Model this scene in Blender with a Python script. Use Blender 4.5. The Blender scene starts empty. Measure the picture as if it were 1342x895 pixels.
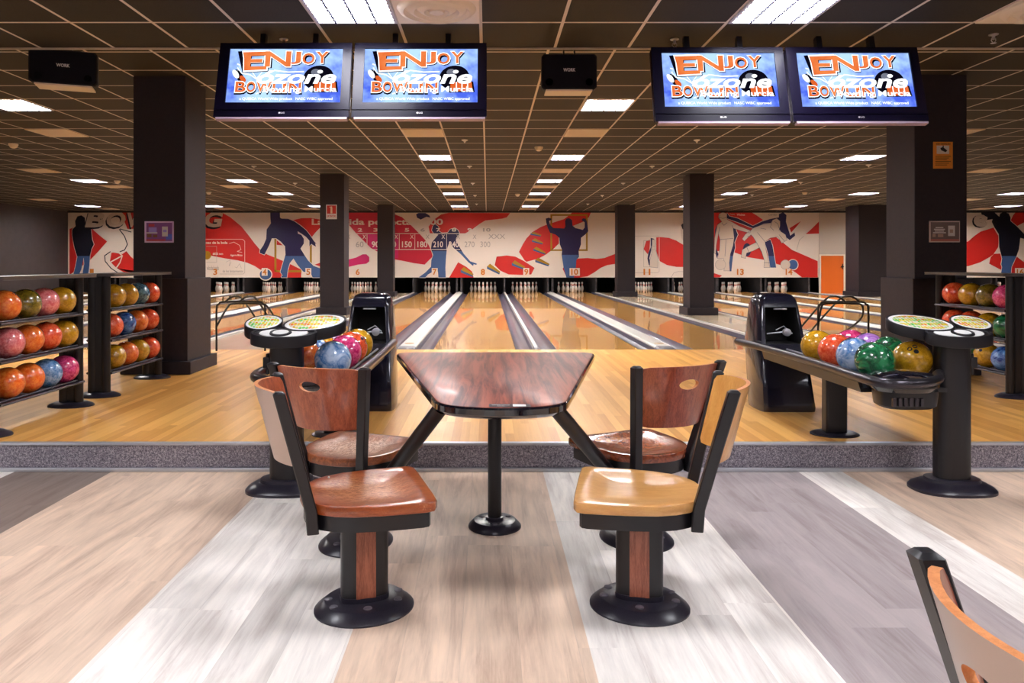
import bpy, math, random
from mathutils import Vector, Matrix
random.seed(7)
PI = math.pi
SC = bpy.context.scene
COL = SC.collection
# camera constants: eye at (0,0,1.3) looking along +Y
F, CX, CY, H = 965.0, 639.0, 344.0, 1.3
UP = 0.172                # height of the bowling floor above the lounge floor
EDGE = 4.61               # where the step is
CEIL, LOWCEIL, LOWEND = 3.2, 3.036, 5.96
MY = 27.2                 # plane of the masking wall

def srgb(r, g, b):
    def f(c):
        c /= 255.0
        return c / 12.92 if c <= .04045 else ((c + .055) / 1.055) ** 2.4
    return (f(r), f(g), f(b), 1.0)

# ---------------------------------------------------------------- materials
class N:
    def __init__(s, name):
        s.m = bpy.data.materials.new(name); s.m.use_nodes = True
        s.t = s.m.node_tree; s.t.nodes.clear()
        s.out = s.t.nodes.new('ShaderNodeOutputMaterial')
        s.p = s.t.nodes.new('ShaderNodeBsdfPrincipled')
        s.t.links.new(s.p.outputs[0], s.out.inputs[0])
    def n(s, typ, **kw):
        x = s.t.nodes.new(typ)
        for k, v in kw.items(): setattr(x, k, v)
        return x
    def set(s, sock, v):
        if isinstance(v, bpy.types.NodeSocket): s.t.links.new(v, sock)
        else: sock.default_value = v
    def math(s, op, a, b=0.0, c=0.0):
        x = s.n('ShaderNodeMath', operation=op)
        s.set(x.inputs[0], a); s.set(x.inputs[1], b); s.set(x.inputs[2], c)
        return x.outputs[0]
    def mix(s, fac, a, b, mode='MIX'):
        x = s.n('ShaderNodeMix', data_type='RGBA', blend_type=mode)
        s.set(x.inputs[0], fac); s.set(x.inputs[6], a); s.set(x.inputs[7], b)
        return x.outputs[2]
    def obj(s):
        return s.n('ShaderNodeTexCoord').outputs['Object']
    def sep(s, v):
        x = s.n('ShaderNodeSeparateXYZ'); s.set(x.inputs[0], v); return x.outputs
    def comb(s, x_, y_, z_):
        x = s.n('ShaderNodeCombineXYZ')
        for i, v in enumerate((x_, y_, z_)): s.set(x.inputs[i], v)
        return x.outputs[0]
    def mapping(s, v, scale=(1, 1, 1), rot=(0, 0, 0), loc=(0, 0, 0)):
        x = s.n('ShaderNodeMapping'); s.set(x.inputs[0], v)
        x.inputs[1].default_value = loc; x.inputs[2].default_value = rot; x.inputs[3].default_value = scale
        return x.outputs[0]
    def noise(s, v, scale, detail=3, rough=.5, dist=0.0):
        x = s.n('ShaderNodeTexNoise'); s.set(x.inputs['Vector'], v)
        x.inputs['Scale'].default_value = scale; x.inputs['Detail'].default_value = detail
        x.inputs['Roughness'].default_value = rough; x.inputs['Distortion'].default_value = dist
        return x.outputs[0]
    def white(s, v):
        x = s.n('ShaderNodeTexWhiteNoise', noise_dimensions='3D'); s.set(x.inputs['Vector'], v); return x.outputs[0]
    def ramp(s, f, stops, interp='LINEAR'):
        x = s.n('ShaderNodeValToRGB'); s.set(x.inputs[0], f)
        cr = x.color_ramp; cr.interpolation = interp
        while len(cr.elements) < len(stops): cr.elements.new(.5)
        for e, (p, c) in zip(cr.elements, stops):
            e.position = p; e.color = c if len(c) == 4 else (*c, 1)
        return x.outputs[0]
    def bump(s, h, strength=.2, dist=.01):
        x = s.n('ShaderNodeBump'); s.set(x.inputs['Height'], h)
        x.inputs['Strength'].default_value = strength; x.inputs['Distance'].default_value = dist
        s.t.links.new(x.outputs[0], s.p.inputs['Normal'])

def flat(name, col, rough=.5, metal=0.0, coat=0.0, spec=.5):
    n = N(name); n.p.inputs['Base Color'].default_value = col
    n.p.inputs['Roughness'].default_value = rough; n.p.inputs['Metallic'].default_value = metal
    n.p.inputs['Coat Weight'].default_value = coat; n.p.inputs['Specular IOR Level'].default_value = spec
    return n.m

def speck(name, c1, c2, scale=60, rough=.5, lo=.4, hi=.65, coat=0, bump=0, metal=0):
    n = N(name); v = n.obj(); f = n.noise(v, scale, 4, .6)
    n.set(n.p.inputs['Base Color'], n.ramp(f, [(lo, c1), (hi, c2)]))
    n.p.inputs['Roughness'].default_value = rough; n.p.inputs['Coat Weight'].default_value = coat
    n.p.inputs['Metallic'].default_value = metal
    if bump: n.bump(f, bump, .005)
    return n.m

def emit(name, col, strength, col2=None, scale=5):
    n = N(name); n.p.inputs['Base Color'].default_value = (0, 0, 0, 1)
    n.p.inputs['Roughness'].default_value = .2
    if col2 is not None:
        c = n.ramp(n.noise(n.obj(), scale, 4, .6), [(.38, col), (.62, col2)])
        n.set(n.p.inputs['Emission Color'], c)
    else: n.p.inputs['Emission Color'].default_value = col
    n.p.inputs['Emission Strength'].default_value = strength
    n.p.inputs['Specular IOR Level'].default_value = 0.0
    return n.m

def wood(name, dark, light, scale=(1, 12, 12), rough=.3, coat=.3, dist=1.5, fine=.35, wear=None):
    n = N(name); v = n.mapping(n.obj(), scale)
    a = n.noise(v, 3.0, 5, .6, dist)
    b = n.noise(n.mapping(n.obj(), tuple(x * 6 for x in scale)), 4.0, 3, .7)
    f = n.math('ADD', n.math('MULTIPLY', a, 1 - fine), n.math('MULTIPLY', b, fine))
    c = n.ramp(f, [(.40, dark), (.60, light)])
    if wear:
        s = n.sep(n.obj())
        r = n.math('ADD', n.math('POWER', n.math('MULTIPLY', s[0], 4.6), 2.0), n.math('POWER', n.math('MULTIPLY', s[1], 4.6), 2.0))
        k = n.noise(n.mapping(n.obj(), (16, 34, 8)), 1.6, 6, .8, 2.0)
        m = n.math('MULTIPLY', n.math('SUBTRACT', 1.0, r), n.math('MULTIPLY', n.math('SUBTRACT', k, .43), 9.0))
        mm = n.n('ShaderNodeClamp'); n.set(mm.inputs[0], m)
        c = n.mix(mm.outputs[0], c, wear)
    n.set(n.p.inputs['Base Color'], c)
    n.p.inputs['Roughness'].default_value = rough; n.p.inputs['Coat Weight'].default_value = coat
    n.p.inputs['Coat Roughness'].default_value = .12
    return n.m

def lounge_floor_mat():
    n = N('vinyl_planks'); v = n.obj(); s = n.sep(v)
    PW = .198
    # wide colour bands that run away from the camera
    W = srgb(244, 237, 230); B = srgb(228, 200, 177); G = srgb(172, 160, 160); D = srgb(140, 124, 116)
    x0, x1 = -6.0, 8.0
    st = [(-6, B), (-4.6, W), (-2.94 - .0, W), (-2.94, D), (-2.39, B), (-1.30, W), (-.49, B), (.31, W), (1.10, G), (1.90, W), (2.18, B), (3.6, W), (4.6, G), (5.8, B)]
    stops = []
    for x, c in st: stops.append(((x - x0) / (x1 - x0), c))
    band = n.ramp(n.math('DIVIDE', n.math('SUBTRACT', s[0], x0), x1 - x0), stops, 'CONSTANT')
    col = n.math('FLOOR', n.math('DIVIDE', n.math('ADD', s[0], .09), PW))
    off = n.white(n.comb(col, 3.0, 0.0))
    row = n.math('FLOOR', n.math('ADD', n.math('DIVIDE', s[1], 1.22), off))
    rnd = n.white(n.comb(col, row, 7.0))
    seed = n.math('MULTIPLY', rnd, 37.0)
    vv = n.comb(n.math('ADD', s[0], seed), s[1], seed)
    big = n.noise(n.mapping(vv, (7, .9, 1)), 1.0, 5, .6, 1.2)
    fine = n.noise(n.mapping(vv, (60, 3.5, 1)), 1.0, 4, .7, .6)
    knot = n.noise(n.mapping(vv, (5, 1.6, 1)), 1.0, 3, .55, .6)
    f = n.math('ADD', n.math('MULTIPLY', big, .7), n.math('MULTIPLY', fine, .3))
    shade = n.ramp(f, [(.36, (.72, .67, .66)), (.49, (.94, .93, .93)), (.62, (1.1, 1.09, 1.08))])
    kn = n.ramp(knot, [(.24, (.58, .52, .49)), (.42, (1, 1, 1))])
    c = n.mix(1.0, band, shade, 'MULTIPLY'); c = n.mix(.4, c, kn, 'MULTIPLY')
    tone = n.math('ADD', .93, n.math('MULTIPLY', rnd, .12))
    c = n.mix(1.0, c, n.comb(tone, tone, tone), 'MULTIPLY')
    fx = n.math('FRACT', n.math('DIVIDE', n.math('ADD', s[0], .09), PW))
    g = n.math('LESS_THAN', n.math('MINIMUM', fx, n.math('SUBTRACT', 1.0, fx)), .006)
    c = n.mix(n.math('MULTIPLY', g, .18), c, (.25, .2, .18, 1))
    n.set(n.p.inputs['Base Color'], c)
    n.p.inputs['Roughness'].default_value = .5
    n.p.inputs['Specular IOR Level'].default_value = .35
    return n.m

def maple(name, w, c1, c2, rough, coat, length=1.6, cr=.03):
    """strip floor: narrow boards along Y"""
    n = N(name); v = n.obj(); s = n.sep(v)
    col = n.math('FLOOR', n.math('DIVIDE', s[0], w))
    off = n.white(n.comb(col, 3.0, 0.0))
    row = n.math('FLOOR', n.math('ADD', n.math('DIVIDE', s[1], length), off))
    rnd = n.white(n.comb(col, row, 5.0))
    grain = n.noise(n.mapping(n.comb(n.math('ADD', s[0], n.math('MULTIPLY', rnd, 20.0)), s[1], rnd), (45, 2.0, 1)), 1.0, 4, .65, .8)
    f = n.math('ADD', n.math('MULTIPLY', rnd, .6), n.math('MULTIPLY', grain, .4))
    n.set(n.p.inputs['Base Color'], n.ramp(f, [(.12, c1), (.82, c2)]))
    n.p.inputs['Roughness'].default_value = rough
    n.p.inputs['Coat Weight'].default_value = coat; n.p.inputs['Coat Roughness'].default_value = cr
    wv = n.noise(n.mapping(v, (6, 1.5, 1)), 1.0, 2, .5)
    n.bump(wv, .03, .01)
    return n.m

def ceiling_mat(off):
    n = N('ceiling_tiles'); s = n.sep(n.obj())
    def line(c, pitch, off, w):
        f = n.math('FRACT', n.math('ADD', n.math('DIVIDE', n.math('SUBTRACT', c, off), pitch), 100.5))
        return n.math('LESS_THAN', n.math('ABSOLUTE', n.math('SUBTRACT', f, .5)), w / pitch / 2)
    g = n.math('MAXIMUM', line(s[0], .594, -.05, .024), line(s[1], .634, off, .024))
    t = n.noise(n.obj(), 160, 3, .7)
    c = n.ramp(t, [(.35, srgb(42, 39, 35)), (.7, srgb(58, 53, 47))])
    n.set(n.p.inputs['Base Color'], n.mix(g, c, srgb(222, 212, 200)))
    n.p.inputs['Roughness'].default_value = .75; n.p.inputs['Specular IOR Level'].default_value = .2
    return n.m

def carpet_mat():
    n = N('speckled_carpet'); v = n.obj()
    a = n.noise(v, 190, 3, .8); b = n.noise(v, 70, 2, .6)
    f = n.math('ADD', n.math('MULTIPLY', a, .7), n.math('MULTIPLY', b, .3))
    n.set(n.p.inputs['Base Color'], n.ramp(f, [(.38, srgb(78, 72, 82)), (.5, srgb(135, 128, 138)), (.62, srgb(205, 195, 200))]))
    n.p.inputs['Roughness'].default_value = .95; n.bump(a, .6, .01)
    return n.m

def keypad_mat():
    n = N('printed_keypad'); v = n.obj()
    vo = n.n('ShaderNodeTexVoronoi'); n.set(vo.inputs['Vector'], v); vo.inputs['Scale'].default_value = 52; vo.inputs['Randomness'].default_value = .25
    r = n.noise(v, 17, 1, .5)
    w = n.sep(vo.outputs['Color'])[0]
    hue = n.math('ADD', n.math('MULTIPLY', r, .75), n.math('MULTIPLY', w, .25))
    c = n.ramp(hue, [(0, srgb(235, 120, 40)), (.38, srgb(230, 200, 40)), (.5, srgb(205, 200, 50)), (.58, srgb(80, 200, 90)), (.68, srgb(235, 120, 40))], 'CONSTANT')
    gap = n.math('GREATER_THAN', vo.outputs['Distance'], .52)
    n.set(n.p.inputs['Base Color'], n.mix(gap, c, srgb(225, 225, 200)))
    n.p.inputs['Roughness'].default_value = .25; n.p.inputs['Coat Weight'].default_value = .5
    return n.m

def ball_mat(name, c1, c2, mode='speckle'):
    n = N(name); v = n.obj()
    if mode == 'swirl': f = n.noise(v, 9, 6, .65, 1.8)
    else: f = n.noise(v, 42, 5, .75, .4)
    n.set(n.p.inputs['Base Color'], n.ramp(f, [(.40, c1), (.60, c2)]))
    n.p.inputs['Roughness'].default_value = .22; n.p.inputs['Coat Weight'].default_value = 1.0
    n.p.inputs['Coat Roughness'].default_value = .03
    return n.m

M = {}
M['vinyl'] = lounge_floor_mat()
M['approach'] = maple('approach_maple', .058, srgb(204, 138, 62), srgb(244, 186, 102), .42, .22, 1.6, .22)
M['lane'] = maple('lane_maple', .027, srgb(212, 148, 74), srgb(244, 184, 100), .22, .7, 3.0)
M['ceil'] = ceiling_mat(7.28); M['ceil_low'] = ceiling_mat(5.326)
M['carpet'] = carpet_mat()
M['keypad'] = keypad_mat()
M['alu'] = flat('brushed_metal', srgb(205, 205, 212), .35, .7)
M['black'] = flat('black_powder_coat', srgb(20, 18, 23), .36)
M['tvplastic'] = flat('screen_housing', srgb(14, 10, 30), .3, 0, 0, .2)
M['shell'] = flat('lift_shell', srgb(24, 24, 40), .17, 0, .5)
M['satin'] = speck('satin_black_cast', srgb(34, 31, 42), srgb(44, 40, 52), 220, .3)
M['blackgloss'] = flat('black_gloss', srgb(16, 15, 24), .12, 0, .8)
M['blackmatt'] = flat('black_matt', srgb(18, 17, 19), .7)
M['rail'] = flat('rack_rail_metal', srgb(70, 66, 72), .28, .75)
M['pillar'] = speck('pillar_paint', srgb(31, 23, 33), srgb(41, 32, 39), 30, .62, .3, .7)
M['wallpaint'] = speck('dark_wall_paint', srgb(58, 54, 57), srgb(66, 61, 64), 4, .5, .3, .7)
M['backwall'] = flat('lounge_wall_paint', srgb(150, 132, 118), .8)
M['white'] = flat('white_plastic', srgb(232, 230, 228), .35)
M['cream'] = flat('cream_metal', srgb(252, 238, 216), .5)
M['slot'] = flat('vent_gap', srgb(190, 165, 135), .7)
M['gutter'] = flat('gutter_grey', srgb(84, 82, 100), .3, 0, .4)
M['cap'] = flat('division_cap', srgb(226, 222, 216), .4, 0, .2)
M['capdark'] = flat('cap_nose', srgb(128, 126, 134), .35)
M['gapfloor'] = maple('division_floor', .3, srgb(205, 180, 150), srgb(218, 196, 168), .25, .5)
M['curtain'] = flat('pit_curtain', srgb(22, 20, 26), .8)
M['kick'] = speck('kickback_panel', srgb(44, 40, 46), srgb(80, 74, 76), 6, .5)
M['pin'] = flat('pin_plastic', srgb(235, 228, 222), .25, 0, .5)
M['pinred'] = flat('pin_stripe', srgb(200, 40, 40), .3)
M['door'] = flat('orange_door_paint', srgb(236, 112, 34), .4)
M['lamp'] = emit('lamp_tube_light', (.95, .95, 1.0, 1), 54.0)
M['lamp_lane'] = emit('lane_lamp_tube_light', (1.0, .96, .92, 1), 138.0)
M['louver'] = flat('lamp_louver', srgb(70, 70, 92), .5)
M['lampframe'] = flat('lamp_frame', srgb(215, 215, 225), .4)
M['seat_red'] = wood('seat_worn_red_wood', srgb(130, 54, 18), srgb(164, 80, 34), (2, 14, 14), .3, .4, 1.0, .4, srgb(214, 150, 108))
M['seat_tan'] = wood('seat_tan_wood', srgb(206, 148, 84), srgb(222, 168, 102), (2, 10, 10), .3, .5, .6, .3)
M['seat_worn'] = wood('seat_scuffed_wood', srgb(110, 56, 30), srgb(160, 88, 50), (2, 14, 14), .35, .4, 1.0, .4, srgb(226, 188, 160))
M['seat_dark'] = wood('seat_dark_wood', srgb(92, 40, 24), srgb(150, 74, 44), (3, 14, 14), .22, .6, 1.4, .4, srgb(190, 98, 44))
M['back_red'] = wood('backrest_wood', srgb(140, 66, 44), srgb(184, 98, 64), (14, 14, 2), .3, .5, 1.6, .4)
M['back_dark'] = wood('backrest_mahogany', srgb(122, 52, 36), srgb(166, 82, 56), (14, 14, 2), .3, .5, 1.6, .4)
M['back_tan'] = wood('backrest_tan', srgb(206, 144, 70), srgb(224, 166, 92), (10, 10, 2), .3, .5, .6, .3)
M['inlay'] = wood('pedestal_inlay', srgb(128, 66, 46), srgb(172, 98, 72), (20, 20, 2), .4, .2, 1.0, .4)
M['back_sheen'] = flat('backrest_pale_sheen', srgb(205, 180, 165), .3, 0, .3)  # light reflected off the outer backrest face is put into this colour
M['plyedge'] = wood('ply_edge', srgb(206, 128, 72), srgb(228, 152, 96), (20, 20, 4), .4, .2, .5, .4)
M['tabletop'] = wood('tabletop_mahogany', srgb(84, 38, 38), srgb(158, 84, 64), (9, .55, 4), .42, .08, .7, .15)
M['sticker'] = flat('black_sticker', srgb(26, 28, 40), .35)
M['boltcap'] = flat('bolt_cap', srgb(92, 86, 96), .4)
M['paper'] = flat('white_print', srgb(228, 222, 218), .5)

BALL = {}
for nm, a, b, md in [
    ('orange', srgb(238, 92, 24), srgb(255, 140, 56), 's'), ('red_orange', srgb(232, 62, 28), srgb(252, 112, 66), 's'),
    ('yellow', srgb(184, 130, 10), srgb(222, 168, 36), 's'), ('olive', srgb(92, 80, 16), srgb(138, 116, 30), 's'),
    ('pink', srgb(226, 92, 96), srgb(250, 150, 150), 's'), ('magenta', srgb(196, 22, 92), srgb(244, 90, 150), 's'),
    ('light_blue', srgb(48, 110, 176), srgb(150, 190, 232), 's'), ('blue', srgb(18, 50, 130), srgb(96, 152, 220), 'w'),
    ('teal', srgb(34, 66, 96), srgb(100, 150, 170), 's'), ('green', srgb(6, 74, 44), srgb(40, 140, 84), 'w'),
    ('violet', srgb(140, 76, 176), srgb(206, 150, 226), 'w'), ('marbled', srgb(64, 120, 186), srgb(190, 210, 236), 'w')]:
    BALL[nm] = ball_mat('ball_' + nm, a, b, 'swirl' if md == 'w' else 'speckle')

# ---------------------------------------------------------------- mesh builder
class B:
    def __init__(s): s.v = []; s.f = []; s.m = []; s.s = []
    def add(s, vs, fs, mat=0, smooth=True, T=None):
        b = len(s.v)
        for p in vs:
            p = Vector(p)
            s.v.append(T @ p if T is not None else p)
        for f in fs:
            s.f.append(tuple(b + i for i in f)); s.m.append(mat); s.s.append(smooth)
    def box(s, x0, y0, z0, x1, y1, z1, mat=0, T=None):
        vs = [(x, y, z) for z in (z0, z1) for y in (y0, y1) for x in (x0, x1)]
        s.add(vs, [(0, 2, 3, 1), (4, 5, 7, 6), (0, 1, 5, 4), (2, 6, 7, 3), (0, 4, 6, 2), (1, 3, 7, 5)], mat, False, T)
    def loft(s, rings, mat=0, T=None, cap0=True, cap1=True, closed=True, mats=None, skip=None):
        k = len(rings[0]); vs = [p for r in rings for p in r]; 
        b = len(s.v)
        for p in vs:
            p = Vector(p); s.v.append(T @ p if T is not None else p)
        for i in range(len(rings) - 1):
            for j in range(k if closed else k - 1):
                if skip and skip(i, j): continue
                j2 = (j + 1) % k
                s.f.append((b + i * k + j, b + i * k + j2, b + (i + 1) * k + j2, b + (i + 1) * k + j))
                s.m.append(mats[i] if mats else mat); s.s.append(True)
        if cap0: s.f.append(tuple(b + j for j in reversed(range(k)))); s.m.append(mats[0] if mats else mat); s.s.append(True)
        if cap1: s.f.append(tuple(b + (len(rings) - 1) * k + j for j in range(k))); s.m.append(mats[-1] if mats else mat); s.s.append(True)
    def lathe(s, prof, n=24, mat=0, T=None, mats=None, cap0=True, cap1=True):
        s.loft([[(r * math.cos(2 * PI * j / n), r * math.sin(2 * PI * j / n), z) for j in range(n)] for r, z in prof], mat, T, mats=mats, cap0=cap0, cap1=cap1)
    def tube(s, path, r, n=10, mat=0, T=None, closed=False, rz=None):
        P = [Vector(p) for p in path]; k = len(P); rings = []; up = None
        for i in range(k):
            if closed: t = P[(i + 1) % k] - P[i - 1]
            else: t = P[min(i + 1, k - 1)] - P[max(i - 1, 0)]
            t.normalize()
            if up is None: up = t.cross(Vector((0, 0, 1)) if abs(t.z) < .9 else Vector((1, 0, 0))).normalized()
            up = (up - t * up.dot(t)).normalized(); w = t.cross(up)
            rr = r[i] if isinstance(r, (list, tuple)) else r
            rings.append([P[i] + up * math.cos(2 * PI * j / n) * rr + w * math.sin(2 * PI * j / n) * (rz or rr) for j in range(n)])
        if closed: rings.append(rings[0])
        s.loft(rings, mat, T, cap0=not closed, cap1=not closed)
    def sphere(s, c, r, mat=0, n=28, T=None, sc=(1, 1, 1)):
        rings = []
        for i in range(1, n // 2):
            a = PI * i / (n // 2)
            rings.append([(c[0] + r * sc[0] * math.sin(a) * math.cos(2 * PI * j / n), c[1] + r * sc[1] * math.sin(a) * math.sin(2 * PI * j / n), c[2] - r * sc[2] * math.cos(a)) for j in range(n)])
        s.loft(rings, mat, T)
    def poly(s, pts, mat=0): s.add(pts, [tuple(range(len(pts)))], mat, False)
    def mesh(s, name, mats, angle=35):
        me = bpy.data.meshes.new(name)
        me.from_pydata([tuple(p) for p in s.v], [], s.f)
        for m in mats: me.materials.append(m)
        me.polygons.foreach_set('material_index', s.m)
        me.polygons.foreach_set('use_smooth', s.s)
        me.update()
        try: me.set_sharp_from_angle(angle=math.radians(angle))
        except Exception: pass
        return me
    def build(s, name, mats, parent=None, loc=(0, 0, 0), rz=0, bevel=0, fix=True):
        if not isinstance(mats, (list, tuple)): mats = [mats]
        me = s.mesh(name, mats)
        if fix:
            import bmesh
            bm = bmesh.new(); bm.from_mesh(me); bmesh.ops.recalc_face_normals(bm, faces=bm.faces); bm.to_mesh(me); bm.free()
        return link(name, me, parent, loc, rz, bevel)

def link(name, me, parent=None, loc=(0, 0, 0), rz=0, bevel=0):
    o = bpy.data.objects.new(name, me); COL.objects.link(o)
    o.location = loc; o.rotation_euler = (0, 0, rz)
    if parent: o.parent = parent
    if bevel:
        b = o.modifiers.new('Bevel', 'BEVEL'); b.width = bevel; b.segments = 2; b.limit_method = 'ANGLE'
        b.harden_normals = False
    return o

def tag(o, label=None, cat=None, group=None, kind=None):
    if label: o['label'] = label
    if cat: o['category'] = cat
    if group: o['group'] = group
    if kind: o['kind'] = kind
    return o
def thing(name, label, cat, loc=(0, 0, 0), rz=0, group=None):
    o = bpy.data.objects.new(name, None); COL.objects.link(o); o.empty_display_size = .1
    o.location = loc; o.rotation_euler = (0, 0, rz)
    return tag(o, label, cat, group)
def dup(root, loc, rz=0, label=None, group=None):
    r = root.copy(); COL.objects.link(r); r.location = loc; r.rotation_euler = (0, 0, rz)
    if label: r['label'] = label
    if group: r['group'] = group
    for ch in list(root.children):
        c = ch.copy(); COL.objects.link(c); c.parent = r
        for g in list(ch.children):
            d = g.copy(); COL.objects.link(d); d.parent = c
    return r

def ell(a, b, n=32, z=0.0, cx=0, cy=0, p=2.0):
    out = []
    for j in range(n):
        t = 2 * PI * j / n; c, s_ = math.cos(t), math.sin(t)
        out.append((cx + a * math.copysign(abs(c) ** (2 / p), c), cy + b * math.copysign(abs(s_) ** (2 / p), s_), z))
    return out

def smooth_path(pts, sub=6):
    """Catmull-Rom through the points"""
    P = [Vector(p) for p in pts]; out = []
    for i in range(len(P) - 1):
        a, b, c, d = P[max(i - 1, 0)], P[i], P[i + 1], P[min(i + 2, len(P) - 1)]
        for k in range(sub):
            t = k / sub
            out.append(.5 * ((2 * b) + (c - a) * t + (2 * a - 5 * b + 4 * c - d) * t * t + (3 * b - a - 3 * c + d) * t ** 3))
    out.append(P[-1]); return out

_tc = {}
def text_geo(txt, bold=0.0, shear=0.0, res=3):
    key = (txt, bold, shear)
    if key in _tc: return _tc[key]
    cu = bpy.data.curves.new('t', 'FONT'); cu.body = txt; cu.size = 1; cu.offset = bold; cu.shear = shear; cu.resolution_u = res
    cu.fill_mode = 'FRONT'
    o = bpy.data.objects.new('t', cu); COL.objects.link(o)
    dg = bpy.context.evaluated_depsgraph_get(); ev = o.evaluated_get(dg); me = ev.to_mesh()
    vs = [(v.co.x, v.co.y) for v in me.vertices]; fs = [tuple(p.vertices) for p in me.polygons]
    ev.to_mesh_clear(); bpy.data.objects.remove(o); bpy.data.curves.remove(cu)
    xs = [v[0] for v in vs] or [0, 1]; ys = [v[1] for v in vs] or [0, 1]
    x0, x1, y0, y1 = min(xs), max(xs), min(ys), max(ys)
    vs = [((x - x0) / (x1 - x0), (y - y0) / (y1 - y0)) for x, y in vs]
    _tc[key] = (vs, fs); return _tc[key]
def put_text(b, txt, rect, fn, mat, bold=0.0, shear=0.0):
    """rect = (u0, v0, u1, v1), u right, v up; fn(u, v) -> world point"""
    vs, fs = text_geo(txt, bold, shear); u0, v0, u1, v1 = rect
    b.add([fn(u0 + (u1 - u0) * x, v0 + (v1 - v0) * y) for x, y in vs], fs, mat, False)

# ================================================================ the room
XL, XR, YB = -15.5, 22.0, -5.0
b = B(); b.box(XL, YB, -.1, XR, EDGE, 0); tag(b.build('floor', M['vinyl']), kind='structure')
b = B(); b.box(XL, EDGE, -.1, XR, 9.55, UP); tag(b.build('floor_approach', M['approach']), kind='structure')
b = B(); b.box(XL, 9.55, -.1, XR, 30.5, .05); tag(b.build('floor_under_lanes', M['gapfloor']), kind='structure')
b = B(); b.box(XL, EDGE - .012, .012, XR, EDGE, UP - .006); tag(b.build('trim_carpet_riser', M['carpet']), kind='structure')
b = B(); b.box(XL, EDGE - .04, 0, XR, EDGE - .012, .022); tag(b.build('trim_step_foot', M['alu'], bevel=.004), kind='structure')
b = B(); b.box(XL, EDGE - .022, UP - .012, XR, EDGE + .018, UP + .004); tag(b.build('trim_step_edge', M['alu'], bevel=.003), kind='structure')
b = B(); b.box(XL, LOWEND, CEIL, XR, 30.5, CEIL + .1); tag(b.build('ceiling', M['ceil']), kind='structure')
b = B(); b.box(XL, YB, LOWCEIL, XR, LOWEND, CEIL + .1); tag(b.build('ceiling_low', M['ceil_low']), kind='structure')
b = B(); b.box(XL, LOWEND - .012, LOWCEIL - .012, XR, LOWEND + .012, LOWCEIL); tag(b.build('trim_soffit_edge', flat('soffit_edge', srgb(182, 168, 152), .6)), kind='structure')
b = B(); b.box(XL - .1, YB, -.1, XL, 30.5, CEIL + .1); tag(b.build('wall_left', M['wallpaint']), kind='structure')
b = B(); b.box(XR, YB, -.1, XR + .1, 30.5, CEIL + .1); tag(b.build('wall_right', M['wallpaint']), kind='structure')
b = B(); b.box(XL, YB - .1, -.1, XR, YB, CEIL + .1); tag(b.build('wall_behind', M['backwall']), kind='structure')
b = B(); b.box(XL, 30.5, -.1, XR, 30.6, CEIL + .1); tag(b.build('wall_pit', M['curtain']), kind='structure')
b = B(); b.box(XL, MY - .03, 3.2 - .06, XR, MY + .05, 3.2); tag(b.build('trim_mural_top', M['blackmatt']), kind='structure')
# plain white wall that holds the orange service door, between the two murals
b = B()
dx0, dx1 = 12.30, 13.14
b.box(dx1 + .06, MY - .02, UP - .12, 17.0, MY + .1, CEIL); b.box(dx0 - .06, MY - .02, 1.60, dx1 + .06, MY + .1, CEIL)
tag(b.build('wall_door_side', flat('off_white_wall', srgb(214, 198, 184), .6)), kind='structure')
b = B(); b.box(dx0, MY - .02, .05, dx1, MY + .03, 1.55)
d = tag(b.build('door_1', M['door']), kind='structure')
b = B(); b.box(dx1 - .1, MY - .09, 1.13, dx1 - .02, MY - .02, 1.17); b.box(dx1 - .05, MY - .035, 1.05, dx1 - .02, MY - .02, 1.25)
b.build('door_handle', M['black'], d)
b = B()
for a in ((dx0 - .05, dx0), (dx1, dx1 + .05)): b.box(a[0], MY - .04, .05, a[1], MY + .04, 1.60)
b.box(dx0, MY - .04, 1.55, dx1, MY + .04, 1.60)
b.build('door_frame', M['cream'], d)

# pillars: shaft and, on the near ones, a wider plinth and skirting
def pillar(i, x0, x1, y0, y1, plinth=False, foot=True):
    b = B(); b.box(x0, y0, UP if True else 0, x1, y1, CEIL)
    if plinth: b.box(x0 - .04, y0 - .04, UP, x1 + .04, y1 + .04, 1.14)
    if plinth: b.box(x0 - .09, y0 - .09, UP, x1 + .09, y1 + .09, UP + .13)
    elif foot: b.box(x0 - .07, y0 - .07, .05, x1 + .07, y1 + .07, UP + .16)
    tag(b.build('pillar_%d' % i, M['pillar'], bevel=.006), kind='structure')
pillar(1, -3.61, -3.08, 7.5, 8.05, True)
pillar(2, 4.32, 4.85, 7.45, 7.98, True)
pillar(3, -3.60, -3.08, 15.8, 16.35)
pillar(4, 4.34, 4.86, 15.8, 16.35)
pillar(5, -3.64, -3.12, 24.3, 24.8)
pillar(6, 4.29, 4.87, 24.3, 24.8)
pillar(7, 12.25, 13.4, 24.3, 25.2)
pillar(8, -11.6, -11.08, 15.8, 16.35)

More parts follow.
